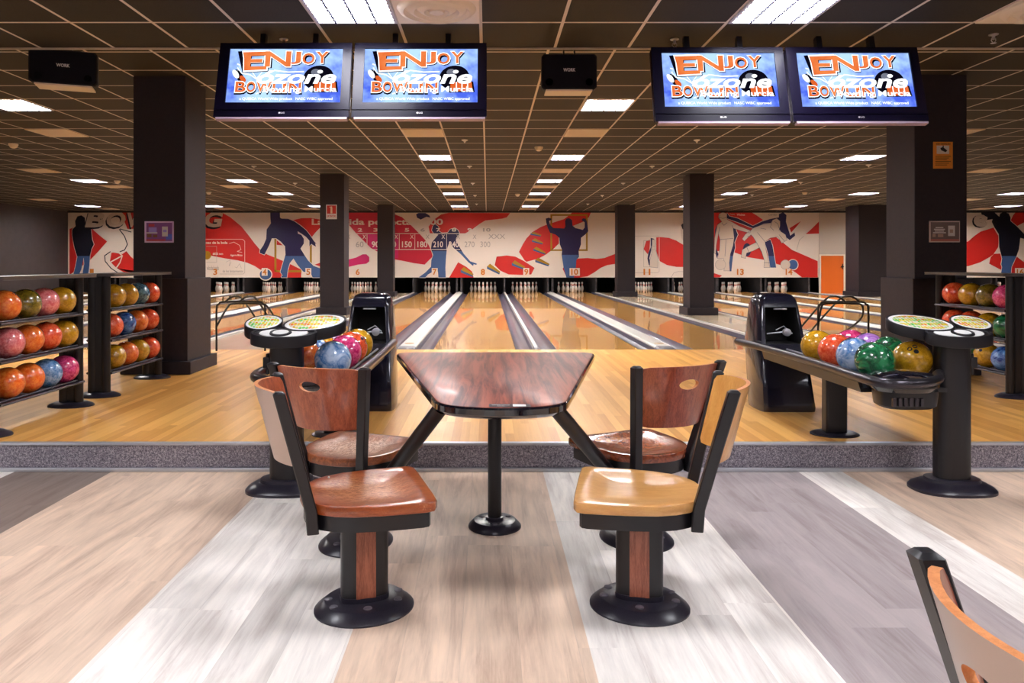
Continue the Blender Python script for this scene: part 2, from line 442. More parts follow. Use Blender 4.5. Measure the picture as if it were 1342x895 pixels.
# ================================================================ lanes
LN = {1: -14.6, 2: -12.8, 3: -10.04, 4: -8.23, 5: -6.62, 6: -4.79, 7: -1.945, 8: -.17, 9: 1.43, 10: 3.21, 11: 5.89, 12: 7.67, 13: 9.32, 14: 11.10, 15: 17.85, 16: 19.65}
WORD = ['', 'one', 'two', 'three', 'four', 'five', 'six', 'seven', 'eight', 'nine', 'ten', 'eleven', 'twelve', 'thirteen', 'fourteen', 'fifteen', 'sixteen']
ORD = ['', 'first', 'second', 'third', 'fourth', 'fifth', 'sixth', 'seventh', 'eighth']
LW, GW, LY0, LY1 = .53, .235, 9.55, 29.3
for k, x in LN.items():
    t = thing('bowling_lane', 'glossy maple bowling lane running to the pins under number ' + WORD[k], 'bowling lane', (x, LY0, UP))
    b = B(); b.box(-LW, 0, .05 - UP, LW, LY1 - LY0, 0); b.build('lane_bed', M['lane'], t)
    for sgn in (-1, 1):
        b = B(); a0 = sgn * (LW + .001); rings = []
        prof = [(LW + .004, .004), (LW + .014, .004), (LW + .035, -.045), (LW + .08, -.078), (LW + .1225, -.084), (LW + .165, -.078), (LW + .21, -.045), (LW + .222, .004), (LW + .231, .004), (LW + .231, -.11), (LW + .004, -.11)]
        rings = [[(sgn * px, y, pz) for px, pz in prof] for y in (0, LY1 - LY0 - 1.2)]
        b.loft(rings); b.build('gutter', M['gutter'], t)
keys = sorted(LN)
for a, c in zip(keys[:-1], keys[1:]):
    x0, x1 = LN[a] + LW + GW, LN[c] - LW - GW
    if a == 14: x1 = 14.0
    w = x1 - x0
    lab = 'between lanes %s and %s' % (WORD[a], WORD[c])
    if w < .4:
        t = thing('lane_divider', ('wide' if w > .15 else 'narrow') + ' pale capping strip ' + lab, 'lane divider', ((x0 + x1) / 2, LY0, UP))
        h = w / 2 - .006; L = LY1 - LY0 - 1.4
        def ring(y, s=1.0, dz=0):
            return [(-h * s, y, -.12), (-h * s, y, .012 + dz), (-h * s * .82, y, .032 + dz), (h * s * .82, y, .032 + dz), (h * s, y, .012 + dz), (h * s, y, -.12)]
        b = B(); b.loft([ring(.14), ring(L)]); b.build('cap_strip', M['cap'], t)
        b = B(); b.loft([ring(.0, .8, -.03), ring(.02, .93, -.01), ring(.14)]); b.build('cap_nose', M['capdark'], t)
        if w > .15:
            b = B(); b.loft([ell(h * .55, .10, 20, .0322, 0, .42), ell(h * .55, .10, 20, .0335, 0, .42)]); b.build('cap_slot', M['slot'], t)
    else:
        b = B(); b.box(x0 + .06, LY0, .05, x1 - .06, LY1 - 2, UP)
        b.box(x0, LY0, .05, x0 + .06, LY1 - 2, UP + .03, 1); b.box(x1 - .06, LY0, .05, x1, LY1 - 2, UP + .03, 1)
        tag(b.build('floor_division', [M['gapfloor'], M['cap']]), kind='structure')
b = B(); b.box(14.0, LY0, .05, LN[15] - LW - GW, LY1 - 2, UP); b.box(LN[16] + LW + GW, LY0, .05, XR, LY1 - 2, UP); b.box(XL, LY0, .05, LN[1] - LW - GW, LY1 - 2, UP)
tag(b.build('floor_division', M['gapfloor']), kind='structure')
# pinsetter surrounds: partitions between the pin decks
n_ = 0
def kick(x0, x1, y0=27.27, y1=29.6):
    b = B(); b.box(x0, y0, .05, x1, y1, .9, 0); b.box(x0 + .01, y0 - .01, .12, x1 - .01, y0, .735, 1)
    tag(b.build('partition', [M['curtain'], M['kick']]), kind='structure')
for a, c in zip(keys[:-1], keys[1:]):
    x0, x1 = LN[a] + LW + GW, LN[c] - LW - GW
    if x1 - x0 < .16: kick(x0, x1)
    else: kick(x0, x0 + .08); kick(x1 - .08, x1)
kick(LN[1] - .85, LN[1] - .78); kick(LN[16] + .77, LN[16] + .85)
b = B(); b.box(XL, 29.7, .05, XR, 29.8, .95); b.box(XL, 27.35, .9, XR, 29.8, .95); tag(b.build('wall_pit_curtain', M['curtain']), kind='structure')

# pins
prof = [(.026, 0), (.029, .004), (.0365, .03), (.0515, .07), (.0600, .114), (.0585, .14), (.0495, .18), (.0370, .215), (.0265, .245), (.0235, .26), (.0243, .275), (.0265, .295), (.0305, .32), (.0322, .343), (.0305, .362), (.0220, .377), (.008, .3805)]
b = B(); mats = [0] * (len(prof) - 1)
for i in (8, 10): mats[i] = 1
b.lathe(prof, 16, mats=mats)
pin_me = b.mesh('bowling_pin', [M['pin'], M['pinred']])
rows = {0: ('front', 1), 1: ('second row', 2), 2: ('third row', 3), 3: ('back row', 4)}
for k, x in LN.items():
    for r in range(4):
        for i in range(r + 1):
            o = link('bowling_pin', pin_me, None, (x + (i - r / 2) * .3048, 27.75 + r * .264, UP))
            lab = 'white pin with red neck bands at the front of lane ' + WORD[k] if r == 0 else 'white pin with red neck bands in the %s of lane %s' % (rows[r][0], WORD[k])
            tag(o, lab, 'bowling pin', 'bowling pins on lane ' + WORD[k])
for k in (1, 3, 5, 7, 9, 11, 13, 15):     # lights over the pin decks
    for kk in ([k, k + 1] if k < 16 else [k]):
        if kk not in LN: continue
        l = bpy.data.lights.new('pin_light', 'AREA'); l.shape = 'RECTANGLE'; l.size = 1.0; l.size_y = .15; l.energy = 5; l.color = (1, .92, .85)
        o = bpy.data.objects.new('pin_deck_light', l); COL.objects.link(o); o.location = (LN[kk], 27.42, .86); o.rotation_euler = (math.radians(38), 0, 0)

# ================================================================ murals on the masking wall
CR = {1: (80, 265, 6.71), 2: (265, 265, 8.1375), 3: (420, 265, 8.1375), 4: (550, 265, 8.1375), 5: (690, 265, 8.1375), 6: (825, 265, 8.1375), 7: (930, 265, 7.063), 8: (1260, 265, 8.134)}
S_ = MY / F
def px(c, p): a = CR[c]; return (a[0] + p[0] / a[2], a[1] + p[1] / a[2])
def wx(q): return (q[0] - CX) * S_
def wz(q): return H - (q[1] - CY) * S_
class Mural(B):
    lay = 0
    def at(s, q, lay): return (wx(q), MY - .004 * lay, wz(q))
    def shape(s, c, pts, mat, lay, grow=0):
        P = [px(c, p) for p in pts]
        if grow:
            n = len(P); area = sum(P[i][0] * P[(i + 1) % n][1] - P[(i + 1) % n][0] * P[i][1] for i in range(n)); sg = 1 if area > 0 else -1
            Q = []
            for i in range(n):
                a, b_, d = P[i - 1], P[i], P[(i + 1) % n]
                n1 = Vector((b_[1] - a[1], a[0] - b_[0])).normalized(); n2 = Vector((d[1] - b_[1], b_[0] - d[0])).normalized()
                m = n1 + n2
                if m.length < .5: m = n1
                m.normalize(); Q.append((b_[0] + m.x * grow * sg, b_[1] + m.y * grow * sg))
            P = Q
        s.poly([s.at(q, lay) for q in P], mat)
    def split(s, c, pts, up, low, lay, yc=335.5, grow=.7):
        """a figure drawn in two colours that change at a level line"""
        if grow: s.shape(c, pts, 0, lay - .5, grow)
        P = [px(c, p) for p in pts]
        for sign, mat in ((1, up), (-1, low)):
            out = []
            for i in range(len(P)):
                a, b_ = P[i - 1], P[i]; ia, ib = sign * (yc - a[1]) >= 0, sign * (yc - b_[1]) >= 0
                if ia != ib:
                    t = (yc - a[1]) / (b_[1] - a[1]); out.append((a[0] + (b_[0] - a[0]) * t, yc))
                if ib: out.append(b_)
            if len(out) > 2: s.poly([s.at(q, lay) for q in out], mat)
    def line(s, c, pts, w, mat, lay):
        P = [px(c, p) for p in pts]
        for a, b_ in zip(P[:-1], P[1:]):
            d = Vector((b_[0] - a[0], b_[1] - a[1]))
            if d.length == 0: continue
            d.normalize(); n = Vector((-d.y, d.x)) * w / 2; e = d * w * .3
            s.poly([s.at(q, lay) for q in ((a[0] + n.x - e.x, a[1] + n.y - e.y), (b_[0] + n.x + e.x, b_[1] + n.y + e.y), (b_[0] - n.x + e.x, b_[1] - n.y + e.y), (a[0] - n.x - e.x, a[1] - n.y - e.y))], mat)
    def circle(s, c, cen, r, mat, lay, sy=1):
        s.shape(c, [(cen[0] + r * math.cos(2 * PI * i / 28), cen[1] + r * sy * math.sin(2 * PI * i / 28)) for i in range(28)], mat, lay)
    def word(s, txt, x0, y0, x1, y1, mat, lay, bold=0.02, shear=0):
        """y0 top, y1 baseline in photograph pixels"""
        put_text(s, txt, (x0, -y1, x1, -y0), lambda u, v: s.at((u, -v), lay), mat, bold, shear)
    def number(s, txt, x, card=True, y=356.3, w=None):
        w = w or (5.2 if len(txt) == 1 else 9)
        if card: s.poly([s.at(q, 9) for q in ((x - w * .75, y + 5), (x + w * .75, y + 5), (x + w * .75, y - 5), (x - w * .75, y - 5))], 0)
        s.word(txt, x - w / 2, y - 4, x + w / 2, y + 4, 6, 10, .03)
mm = [flat('print_off_white', srgb(242, 226, 212), .45), flat('print_red', srgb(206, 40, 36), .4), flat('print_navy', srgb(34, 28, 76), .4), flat('print_denim', srgb(64, 92, 142), .4),
      flat('print_gold', srgb(172, 130, 20), .4), flat('print_magenta', srgb(206, 32, 104), .4), flat('print_orange', srgb(212, 124, 30), .4), flat('print_grey', srgb(188, 172, 162), .5),
      flat('print_black', srgb(20, 20, 36), .4), flat('print_cream', srgb(224, 206, 190), .45), flat('print_crimson', srgb(198, 34, 60), .4), flat('print_line', srgb(112, 104, 116), .5)]
WHT, RED, NAV, DEN, GLD, MAG, ORA, GRY, BLK, CRM, CRI = range(11)
m = Mural()
x0, x1 = (89 - CX) * S_, 12.24
zt, zb = H + 69 * S_ - .04, H - 19.6 * S_
m.box(x0, MY, zb, x1, MY + .06, zt, WHT)
# first bay: man in a jacket, giant BOWLING
m.shape(1, [(75, 235), (130, 215), (270, 230), (330, 285), (405, 345), (330, 430), (255, 510), (75, 640)], RED, 1)
m.shape(1, [(445, 440), (540, 455), (575, 430), (615, 480), (900, 720), (900, 640), (618, 620), (560, 620), (490, 580), (430, 520)], RED, 1)
m.shape(1, [(510, 75), (1100, 75), (1100, 200), (620, 235), (585, 235), (540, 130)], RED, 1)
m.split(1, [(125, 165), (145, 125), (180, 115), (210, 135), (215, 180), (205, 215), (265, 235), (275, 330), (290, 370), (270, 410), (255, 470), (250, 560), (240, 635), (190, 635), (205, 540), (200, 485), (180, 590), (160, 635), (110, 635), (130, 560), (145, 480), (120, 400), (110, 350), (100, 290), (100, 240), (130, 210)], BLK, DEN, 3)
m.line(1, [(515, 240), (560, 300), (585, 370), (560, 420), (520, 435)], 1.2, BLK, 3)
m.line(1, [(520, 235), (618, 262)], 1.0, BLK, 3); m.line(1, [(435, 435), (385, 470), (390, 520), (440, 580), (500, 620)], 1.2, BLK, 3)
m.line(1, [(430, 440), (500, 435), (540, 470), (420, 535)], 1.6, WHT, 3); m.line(1, [(540, 470), (520, 530), (485, 580)], 1.6, WHT, 3)
for ch, c, w in (('B', 124.6, 26), ('O', 152.6, 25), ('W', 181, 28), ('L', 208, 20), ('I', 226, 7), ('N', 248, 24), ('G', 280.5, 24)):
    m.word(ch, c - w / 2 - 1.6, 279.4, c + w / 2 - 1.6, 300.4, BLK, 5, .045, .15); m.word(ch, c - w / 2, 277.6, c + w / 2, 298, CRM, 6, .04, .15)
m.number('1', 121, False)
m.number('2', 185, False)
# second bay: bending bowler in navy
m.shape(2, [(-300, 90), (45, 90), (190, 100), (300, 160), (420, 260), (500, 360), (560, 440), (620, 510), (700, 560), (800, 600), (860, 625), (960, 670), (1060, 720), (1055, 803), (740, 803), (700, 720), (620, 720), (560, 680), (480, 645), (380, 620), (250, 600), (120, 575), (45, 560), (-300, 560)], RED, 1)
m.shape(2, [(970, 190), (1060, 170), (1160, 168), (1290, 190), (1290, 240), (1210, 320), (1170, 370), (1130, 320), (1040, 240)], RED, 1)
m.shape(2, [(795, 405), (860, 460), (795, 455)], RED, 1); m.shape(2, [(1200, 665), (1300, 630), (1300, 700)], RED, 1)
m.circle(2, (50, 565), 45, GLD, 2)
m.line(2, [(-40, 395), (430, 395), (455, 415), (455, 750), (440, 765), (190, 765)], .55, WHT, 3)
m.line(2, [(45, 470), (155, 470), (155, 640), (45, 640)], .45, GRY, 3); m.line(2, [(455, 640), (455, 750), (440, 765), (190, 765)], .5, GRY, 3.4)
m.word('nas de la bola', 270, 316.3, 298.5, 319.6, WHT, 4, .04); m.word('6825 mm', 279, 331, 292.5, 334, WHT, 4, .03); m.word('Agarre Mixto', 302, 333, 318, 336.5, WHT, 4, .03)
m.line(2, [(290, 440), (340, 425), (400, 460), (415, 505), (375, 525), (425, 535)], .6, WHT, 4)
for q in ([(255, 640), (300, 615), (290, 680), (310, 640)], [(350, 690), (370, 700), (400, 655), (420, 705)]): m.line(2, q, .4, GRY, 4)
m.word('velocidad media', 271, 348, 287, 354, GRY, 4); m.word('de los lanzamientos', 292, 353.5, 319, 357, GRY, 4)
for a, q in (((770, 380, 792, 745), 0), ((770, 725, 1060, 747), 0), ((1148, 455, 1170, 650), 0)):
    m.shape(2, [(a[0], a[1]), (a[2], a[1]), (a[2], a[3]), (a[0], a[3])], GLD, 2)
m.circle(2, (677, 770), 72, WHT, 2.5, .92); m.circle(2, (677, 770), 62, DEN, 3, .9)
m.split(2, [(727, 107), (830, 107), (832, 165), (850, 175), (920, 178), (985, 205), (1050, 250), (1110, 300), (1160, 365), (1190, 410), (1220, 445), (1205, 440), (1215, 475), (1190, 460), (1165, 445), (1145, 470), (1145, 410), (1110, 370), (1060, 335), (1020, 310), (1022, 335), (1060, 350), (1085, 390), (1085, 440), (1050, 495), (1090, 560), (1130, 620), (1190, 680), (1290, 715), (1290, 803), (1180, 803), (1160, 760), (1080, 740), (1020, 670), (975, 600), (935, 650), (915, 720), (905, 803), (850, 803), (845, 790), (860, 780), (835, 745), (860, 660), (890, 560), (885, 470), (840, 420), (790, 385), (745, 385), (715, 460), (680, 530), (665, 560), (615, 540), (620, 510), (655, 460), (685, 390), (690, 290), (735, 225), (730, 180)], NAV, DEN, 6)
m.number('3', 282.6, False); m.number('4', 347.2); m.number('5', 404.4)
# third bay: score sheet
m.shape(3, [(300, 110), (700, 110), (795, 130), (870, 160), (960, 240), (1050, 330), (1110, 395), (1150, 450), (1180, 515), (1197, 580), (1160, 615), (1110, 665), (1000, 650), (880, 625), (795, 610), (700, 580), (605, 525), (540, 490), (460, 410), (380, 330), (320, 260), (300, 235)], CRI, 1)
m.shape(3, [(500, 340), (830, 340), (830, 600), (700, 578), (605, 522), (520, 470)], MAG, 2)
m.shape(3, [(300, 610), (380, 590), (450, 555), (490, 555), (520, 585), (520, 630), (490, 655), (400, 665), (300, 690)], MAG, 2)
m.shape(3, [(1020, 130), (1045, 115), (1120, 115), (1160, 140), (1175, 165), (1130, 155), (1070, 185), (1030, 165)], NAV, 3)
m.word('La partida perfecta= 300', 408.8, 286.6, 580.7, 297.2, WHT, 8, .028)
for i in range(10):
    m.word(str(i + 1), 448.5 + 20.5 * i, 299, 454.5 + 20.5 * i + (4 if i == 9 else 0), 303.6, WHT if i != 9 and i != 5 else GRY, 8, .03)
for i, t_ in enumerate(('30', '60', '90', '120', '150', '180', '210', '240', '270', '300')):
    w = 13 if len(t_) == 3 else 10; cxx = 451 + 20.6 * i - (0 if i < 5 else .4)
    if i in (8, 9, 1): m.word(t_, cxx - w / 2, 316.5, cxx + w / 2, 324, GRY, 8, .0)
    else: m.word(t_, cxx - w / 2, 316.2, cxx + w / 2, 324.2, WHT, 8, .02)
for i, xx in enumerate((457, 477.6, 498, 519.4, 540, 560.5, 581, 600.5, 622)):
    m.word('X', xx - 2.4, 307.6, xx + 2.4, 313, WHT if i in (1, 2, 3, 4, 6) else GRY, 8, .01)
m.word('XXX', 640, 307, 662, 313, GRY, 8, .0)
R0 = CR[3]
def pl(a, b_, w=.8): m.line(3, [((a[0] - 420) * 8.1375, (a[1] - 265) * 8.1375), ((b_[0] - 420) * 8.1375, (b_[1] - 265) * 8.1375)], w, WHT, 8)
pl((467, 306.2), (610, 306.2)); pl((481, 327), (603, 327))
for xx in (481.2, 502, 523.4, 543.8, 564.6, 585.4): pl((xx, 306.2), (xx, 327), .7)
m.number('6', 469)
# fourth bay
m.shape(4, [(95, 260), (160, 180), (230, 130), (310, 113), (965, 115), (930, 160), (880, 175), (700, 195), (640, 230), (560, 290), (480, 335), (110, 335)], RED, 1)
m.split(4, [(160, 230), (200, 260), (205, 310), (240, 330), (300, 325), (325, 290), (375, 275), (410, 300), (425, 335), (390, 380), (385, 410), (420, 470), (470, 550), (540, 630), (610, 655), (605, 668), (575, 660), (570, 680), (520, 640), (440, 555), (360, 485), (320, 420), (290, 500), (280, 600), (275, 700), (278, 803), (200, 803), (195, 740), (150, 735), (90, 770), (60, 803), (-13, 803), (60, 750), (120, 690), (125, 620), (145, 560), (120, 500), (130, 430), (170, 380), (200, 345), (150, 330), (130, 300), (140, 260)], NAV, DEN, 4, 329)
m.shape(4, [(410, 640), (500, 690), (560, 740), (575, 803), (315, 803)], RED, 1)
m.shape(4, [(820, 580), (930, 568), (1020, 580), (1100, 620), (1225, 700), (1190, 770), (1100, 775), (950, 770), (860, 730), (800, 670)], RED, 1)
def wedge(c, x, y, w, h, dy):
    m.shape(c, [(x - 12, y + dy * .45), (x + w - 6, y + h + dy * .3), (x + w - 12, y + h + dy * .55), (x - 12, y + dy)], DEN, 3)
    m.shape(c, [(x + 20, y), (x + w, y + h), (x + w - 6, y + h + dy * .28), (x - 10, y + dy * .55)], GLD, 3.5)
wedge(4, 450, 690, 125, 75, 60); wedge(4, 730, 655, 130, 85, 55); wedge(4, 995, 620, 130, 70, 55)
wedge(5, 55, 315, 105, 33, 34); wedge(5, 70, 385, 110, 45, 38); wedge(5, 85, 475, 125, 62, 42); wedge(5, 105, 590, 140, 68, 48)
m.number('7', 569.8); m.number('8', 632.9, False); m.number('9', 689.6)
m.shape(5, [(485, 112), (685, 112), (665, 160), (600, 210), (500, 250), (410, 275), (350, 300), (345, 380), (345, 440), (290, 495), (210, 555), (130, 600), (0, 635), (-20, 620), (-80, 530), (-40, 450), (0, 385), (60, 320), (150, 265), (215, 240), (400, 180), (440, 150)], RED, 1)
m.shape(5, [(550, 600), (650, 595), (750, 605), (830, 595), (1000, 530), (1000, 650), (860, 670), (790, 700), (720, 750), (650, 790), (560, 803), (430, 803), (385, 710), (390, 700)], RED, 1)
for a in ((255, 128, 273, 520), (634, 128, 652, 520), (255, 128, 652, 146), (255, 502, 652, 520)):
    m.shape(5, [(a[0], a[1]), (a[2], a[1]), (a[2], a[3]), (a[0], a[3])], GLD, 2.2)
m.split(5, [(205, 175), (235, 165), (265, 175), (265, 190), (240, 200), (250, 240), (285, 275), (400, 280), (415, 260), (410, 200), (425, 175), (455, 170), (485, 190), (490, 250), (520, 275), (600, 295), (620, 270), (620, 215), (585, 190), (600, 172), (630, 175), (645, 210), (658, 310), (630, 340), (580, 380), (580, 450), (555, 520), (560, 580), (530, 620), (525, 720), (505, 803), (425, 803), (395, 700), (375, 560), (380, 510), (355, 450), (350, 380), (310, 345), (250, 325), (225, 270), (210, 215)], NAV, DEN, 4, 334, 0)
m.number('10', 753)
# fifth bay: diagram of a pin
m.shape(6, [(285, 375), (330, 372), (420, 380), (500, 410), (600, 470), (640, 690), (500, 690), (400, 670), (325, 630), (310, 600), (285, 520)], RED, 1)
m.shape(6, [(180, 410), (220, 400), (215, 500), (195, 555), (150, 500)], RED, 1)
m.line(6, [(316, 378), (316, 740), (300, 752), (60, 752)], .6, WHT, 3); m.line(6, [(316, 640), (316, 740), (300, 752), (60, 752)], .4, GRY, 3.4)
m.line(6, [(60, 360), (310, 360)], .4, GRY, 3); m.line(6, [(215, 410), (150, 410), (150, 690), (215, 690)], .4, GRY, 3)
m.shape(6, [(225, 380), (260, 390), (235, 470), (230, 520), (210, 600), (235, 680), (205, 670), (190, 600), (200, 540), (225, 480)], NAV, 4)
m.shape(6, [(240, 395), (270, 400), (278, 440), (272, 490), (290, 550), (303, 600), (300, 700), (215, 690), (215, 620), (235, 540), (240, 480)], CRM, 5)
m.line(6, [(240, 470), (275, 470)], .5, GRY, 6); m.line(6, [(240, 505), (275, 505)], .5, GRY, 6)
m.shape(6, [(545, 240), (565, 225), (640, 260), (640, 420), (560, 400), (545, 340)], CRM, 4); m.shape(6, [(548, 245), (565, 228), (640, 250), (565, 290)], BLK, 5)
m.line(6, [(445, 800), (470, 755), (520, 738), (570, 740)], .5, GRY, 3)
m.number('11', 847.5, False); m.number('12', 909, False)
# sixth bay: two sketched bowlers
m.shape(7, [(-60, 95), (385, 92), (440, 125), (495, 165), (440, 200), (480, 260), (600, 310), (680, 375), (760, 440), (1000, 545), (1000, 695), (855, 695), (780, 640), (650, 580), (490, 530), (360, 510), (230, 465), (-60, 440)], RED, 1)
m.shape(7, [(740, 240), (845, 175), (800, 230), (755, 280)], RED, 1)
m.shape(7, [(1025, 150), (1100, 155), (1190, 122), (1240, 105), (1240, 205), (1130, 215), (1070, 260), (1010, 290), (890, 295), (960, 230), (1010, 180)], RED, 1)
m.shape(7, [(-20, 640), (38, 655), (115, 680), (90, 695), (-20, 695)], RED, 1)
m.split(7, [(160, 95), (180, 130), (260, 150), (400, 220), (480, 180), (560, 155), (640, 140), (640, 110), (680, 92), (710, 120), (705, 180), (730, 260), (745, 310), (785, 280), (790, 310), (740, 350), (700, 320), (650, 260), (600, 190), (500, 200), (400, 240), (300, 200), (160, 150)], NAV, DEN, 3)
m.split(7, [(205, 230), (240, 250), (260, 300), (230, 370), (235, 420), (215, 500), (200, 640), (165, 635), (190, 500), (200, 400), (215, 340)], NAV, DEN, 3)
m.shape(7, [(80, 190), (60, 250), (60, 420), (80, 480), (65, 520), (45, 430), (50, 250)], NAV, 3)
m.split(7, [(510, 370), (560, 345), (580, 400), (600, 520), (615, 605), (560, 605), (540, 480)], NAV, DEN, 3)
m.circle(7, (345, 440), 38, NAV, 3, 1.6)
m.shape(7, [(85, 110), (120, 92), (155, 105), (160, 160), (200, 180), (270, 220), (380, 265), (370, 285), (290, 265), (215, 240), (225, 330), (215, 400), (190, 480), (180, 560), (185, 635), (130, 635), (140, 560), (125, 520), (70, 520), (90, 440), (95, 350), (80, 290), (60, 400), (55, 480), (40, 470), (45, 330), (70, 210), (110, 180), (80, 140)], CRM, 5)
m.circle(7, (98, 578), 50, GRY, 6); m.circle(7, (98, 578), 46, CRM, 6.5)
m.shape(7, [(400, 240), (480, 210), (560, 200), (580, 165), (620, 150), (650, 175), (650, 220), (640, 260), (700, 300), (715, 350), (665, 380), (630, 320), (560, 330), (510, 365), (520, 440), (540, 530), (555, 605), (500, 605), (505, 540), (480, 460), (460, 420), (400, 450), (340, 470), (330, 520), (290, 510), (300, 440), (350, 410), (430, 370), (400, 320), (380, 300), (320, 360), (300, 340), (330, 295), (380, 260)], CRM, 5)
BOY = [(85, 110), (120, 92), (155, 105), (160, 160), (200, 180), (270, 220), (380, 265), (370, 285), (290, 265), (215, 240), (225, 330), (215, 400), (190, 480), (180, 560), (185, 635), (130, 635), (140, 560), (125, 520), (70, 520), (90, 440), (95, 350), (80, 290), (60, 400), (55, 480), (40, 470), (45, 330), (70, 210), (110, 180), (80, 140), (85, 110)]
MAN = [(400, 240), (480, 210), (560, 200), (580, 165), (620, 150), (650, 175), (650, 220), (640, 260), (700, 300), (715, 350), (665, 380), (630, 320), (560, 330), (510, 365), (520, 440), (540, 530), (555, 605), (500, 605), (505, 540), (480, 460), (460, 420), (400, 450), (340, 470), (330, 520), (290, 510), (300, 440), (350, 410), (430, 370), (400, 320), (380, 300), (320, 360), (300, 340), (330, 295), (380, 260), (400, 240)]
m.line(7, BOY, .35, 11, 5.6); m.line(7, MAN, .35, 11, 5.6)
PINO = [(240, 395), (270, 400), (278, 440), (272, 490), (290, 550), (303, 600), (300, 700), (215, 690), (215, 620), (235, 540), (240, 480), (240, 395)]
m.line(6, PINO, .35, 11, 5.6)
for q in ([(85, 140), (120, 150), (155, 140)], [(95, 115), (85, 150), (110, 178)], [(110, 190), (130, 215), (160, 190)], [(95, 345), (215, 335)], [(150, 345), (140, 500)], [(80, 290), (92, 230)], [(215, 240), (205, 215)],
          [(580, 165), (560, 230), (590, 260)], [(600, 180), (630, 200), (640, 240)], [(510, 365), (440, 280)], [(430, 370), (480, 460)], [(340, 410), (360, 460)], [(640, 300), (690, 360)], [(350, 315), (375, 320), (380, 310)], [(500, 560), (550, 560)], [(470, 240), (520, 250)]):
    m.line(7, q, .5, 11, 6)
m.circle(7, (770, 578), 52, WHT, 2.6); m.circle(7, (770, 578), 44, DEN, 3); m.circle(7, (700, 578), 46, GRY, 4); m.circle(7, (700, 578), 42, CRM, 4.5)
m.word('Wichos', 965.3, 280, 976, 282.8, WHT, 6, .03); m.word('Tom', 955.5, 279.8, 962.5, 282, GRY, 6, .02); m.word('Cerdas', 1006.5, 280, 1018, 282.5, GRY, 6, .02)
m.line(7, [(1220, 245), (1215, 290), (1240, 325)], .8, BLK, 3); m.line(7, [(805, 440), (830, 350), (870, 315)], .5, GRY, 3)
m.number('13', 969.8, False); m.number('14', 1033.5, False)
o = m.build('mural', mm, fix=False)
tag(o, 'long bowling mural of red, white and navy figures above lanes one to fourteen', 'mural')

m = Mural()
m.box(17.0, MY, zb, XR - .02, MY + .06, zt, WHT)
m.shape(8, [(-120, 500), (75, 415), (130, 365), (200, 315), (340, 270), (400, 370), (390, 480), (340, 555), (300, 585), (200, 640), (75, 680), (-120, 700)], RED, 1)
m.shape(8, [(310, 590), (345, 550), (430, 545), (430, 725), (380, 700), (295, 655)], RED, 1)
m.shape(8, [(590, 580), (667, 640), (900, 700), (900, 760), (530, 760), (530, 690)], RED, 1)
m.shape(8, [(590, 90), (900, 90), (900, 180), (667, 215), (590, 255), (520, 200), (550, 140)], RED, 1)
m.split(8, [(205, 100), (225, 92), (330, 92), (400, 155), (410, 120), (450, 105), (500, 120), (520, 160), (520, 200), (590, 260), (667, 340), (720, 380), (700, 400), (625, 380), (610, 500), (585, 570), (530, 690), (525, 755), (420, 755), (430, 690), (420, 660), (430, 600), (400, 480), (395, 340), (350, 270), (320, 210), (330, 180), (270, 190), (275, 160), (210, 130)], BLK, DEN, 4)
m.word('e', 1273.5, 282, 1291.5, 298.6, BLK, 5, .06); m.word('e', 1275.5, 281, 1293.5, 297.5, CRM, 6, .06)
m.number('16', 1336)
o = m.build('mural', mm, fix=False)
tag(o, 'separate red and white mural piece with a navy silhouette beyond the far ball rack', 'mural')

# ================================================================ ceiling fittings
X0, PX, PYY = -.05, .594, .634
def cell(k, n, low=False):
    if low: return (X0 + PX * (k + .5), LOWEND - PYY * (n + .5), LOWCEIL)
    return (X0 + PX * (k + .5), LOWEND + .052 + PYY * (n + 2.5) - 0.0, CEIL)
# n counts tiles from the 7.28 m grid line
def rcell(k, n): return (X0 + PX * (k + .5), 7.28 + PYY * (n + .5), CEIL)
hx, hy = PX / 2 - .006, PYY / 2 - .006
lamp0 = thing('ceiling_light', 'square louvred ceiling light over the first pair of screens, on the low ceiling', 'ceiling light', cell(-2, 1, True))
b = B()
for a in ((-hx, -hy, hx, -hy + .022), (-hx, hy - .022, hx, hy), (-hx, -hy, -hx + .022, hy), (hx - .022, -hy, hx, hy)): b.box(a[0], a[1], -.012, a[2], a[3], 0)
b.build('frame', M['lampframe'], lamp0)
b = B(); b.box(-hx + .02, -hy + .02, -.006, hx - .02, hy - .02, -.001); b.build('light_panel', M['lamp'], lamp0)
b = B()
for i in (1, 2, 3): x = -hx + 2 * hx * i / 4; b.box(x - .007, -hy + .02, -.022, x + .007, hy - .02, -.007)
for i in range(1, 9): y = -hy + 2 * hy * i / 9; b.box(-hx + .02, y - .0045, -.018, hx - .02, y + .0045, -.007)
b.build('louver', M['louver'], lamp0)
dup(lamp0, cell(3, 1, True), 0, 'square louvred ceiling light over the second pair of screens, on the low ceiling')
for k in (-10, -5, 0, 5, 10):
    for n in (5, 9, 13):
        dup(lamp0, cell(k, n, True), 0, 'louvred ceiling light over the lounge, behind the viewer', 'lounge ceiling lights')
lamp1 = dup(lamp0, rcell(-10, 2), 0, 'square louvred ceiling light over lanes five and six, closest to the lilac notice pillar', 'ceiling lights over the lanes')
for ch in lamp1.children:
    if ch.name.startswith('light_panel'): ch.data = ch.data.copy(); ch.data.materials[0] = M['lamp_lane']
ROWS = {-23: 'row by the side wall', -16: 'row over lanes three and four', -10: 'row over lanes five and six', -2: 'row over lane eight', 2: 'row over lane nine', 11: 'row over lanes eleven and twelve',
        17: 'row over lanes thirteen and fourteen', 24: 'row beyond the orange door', 29: 'row over lane fifteen'}
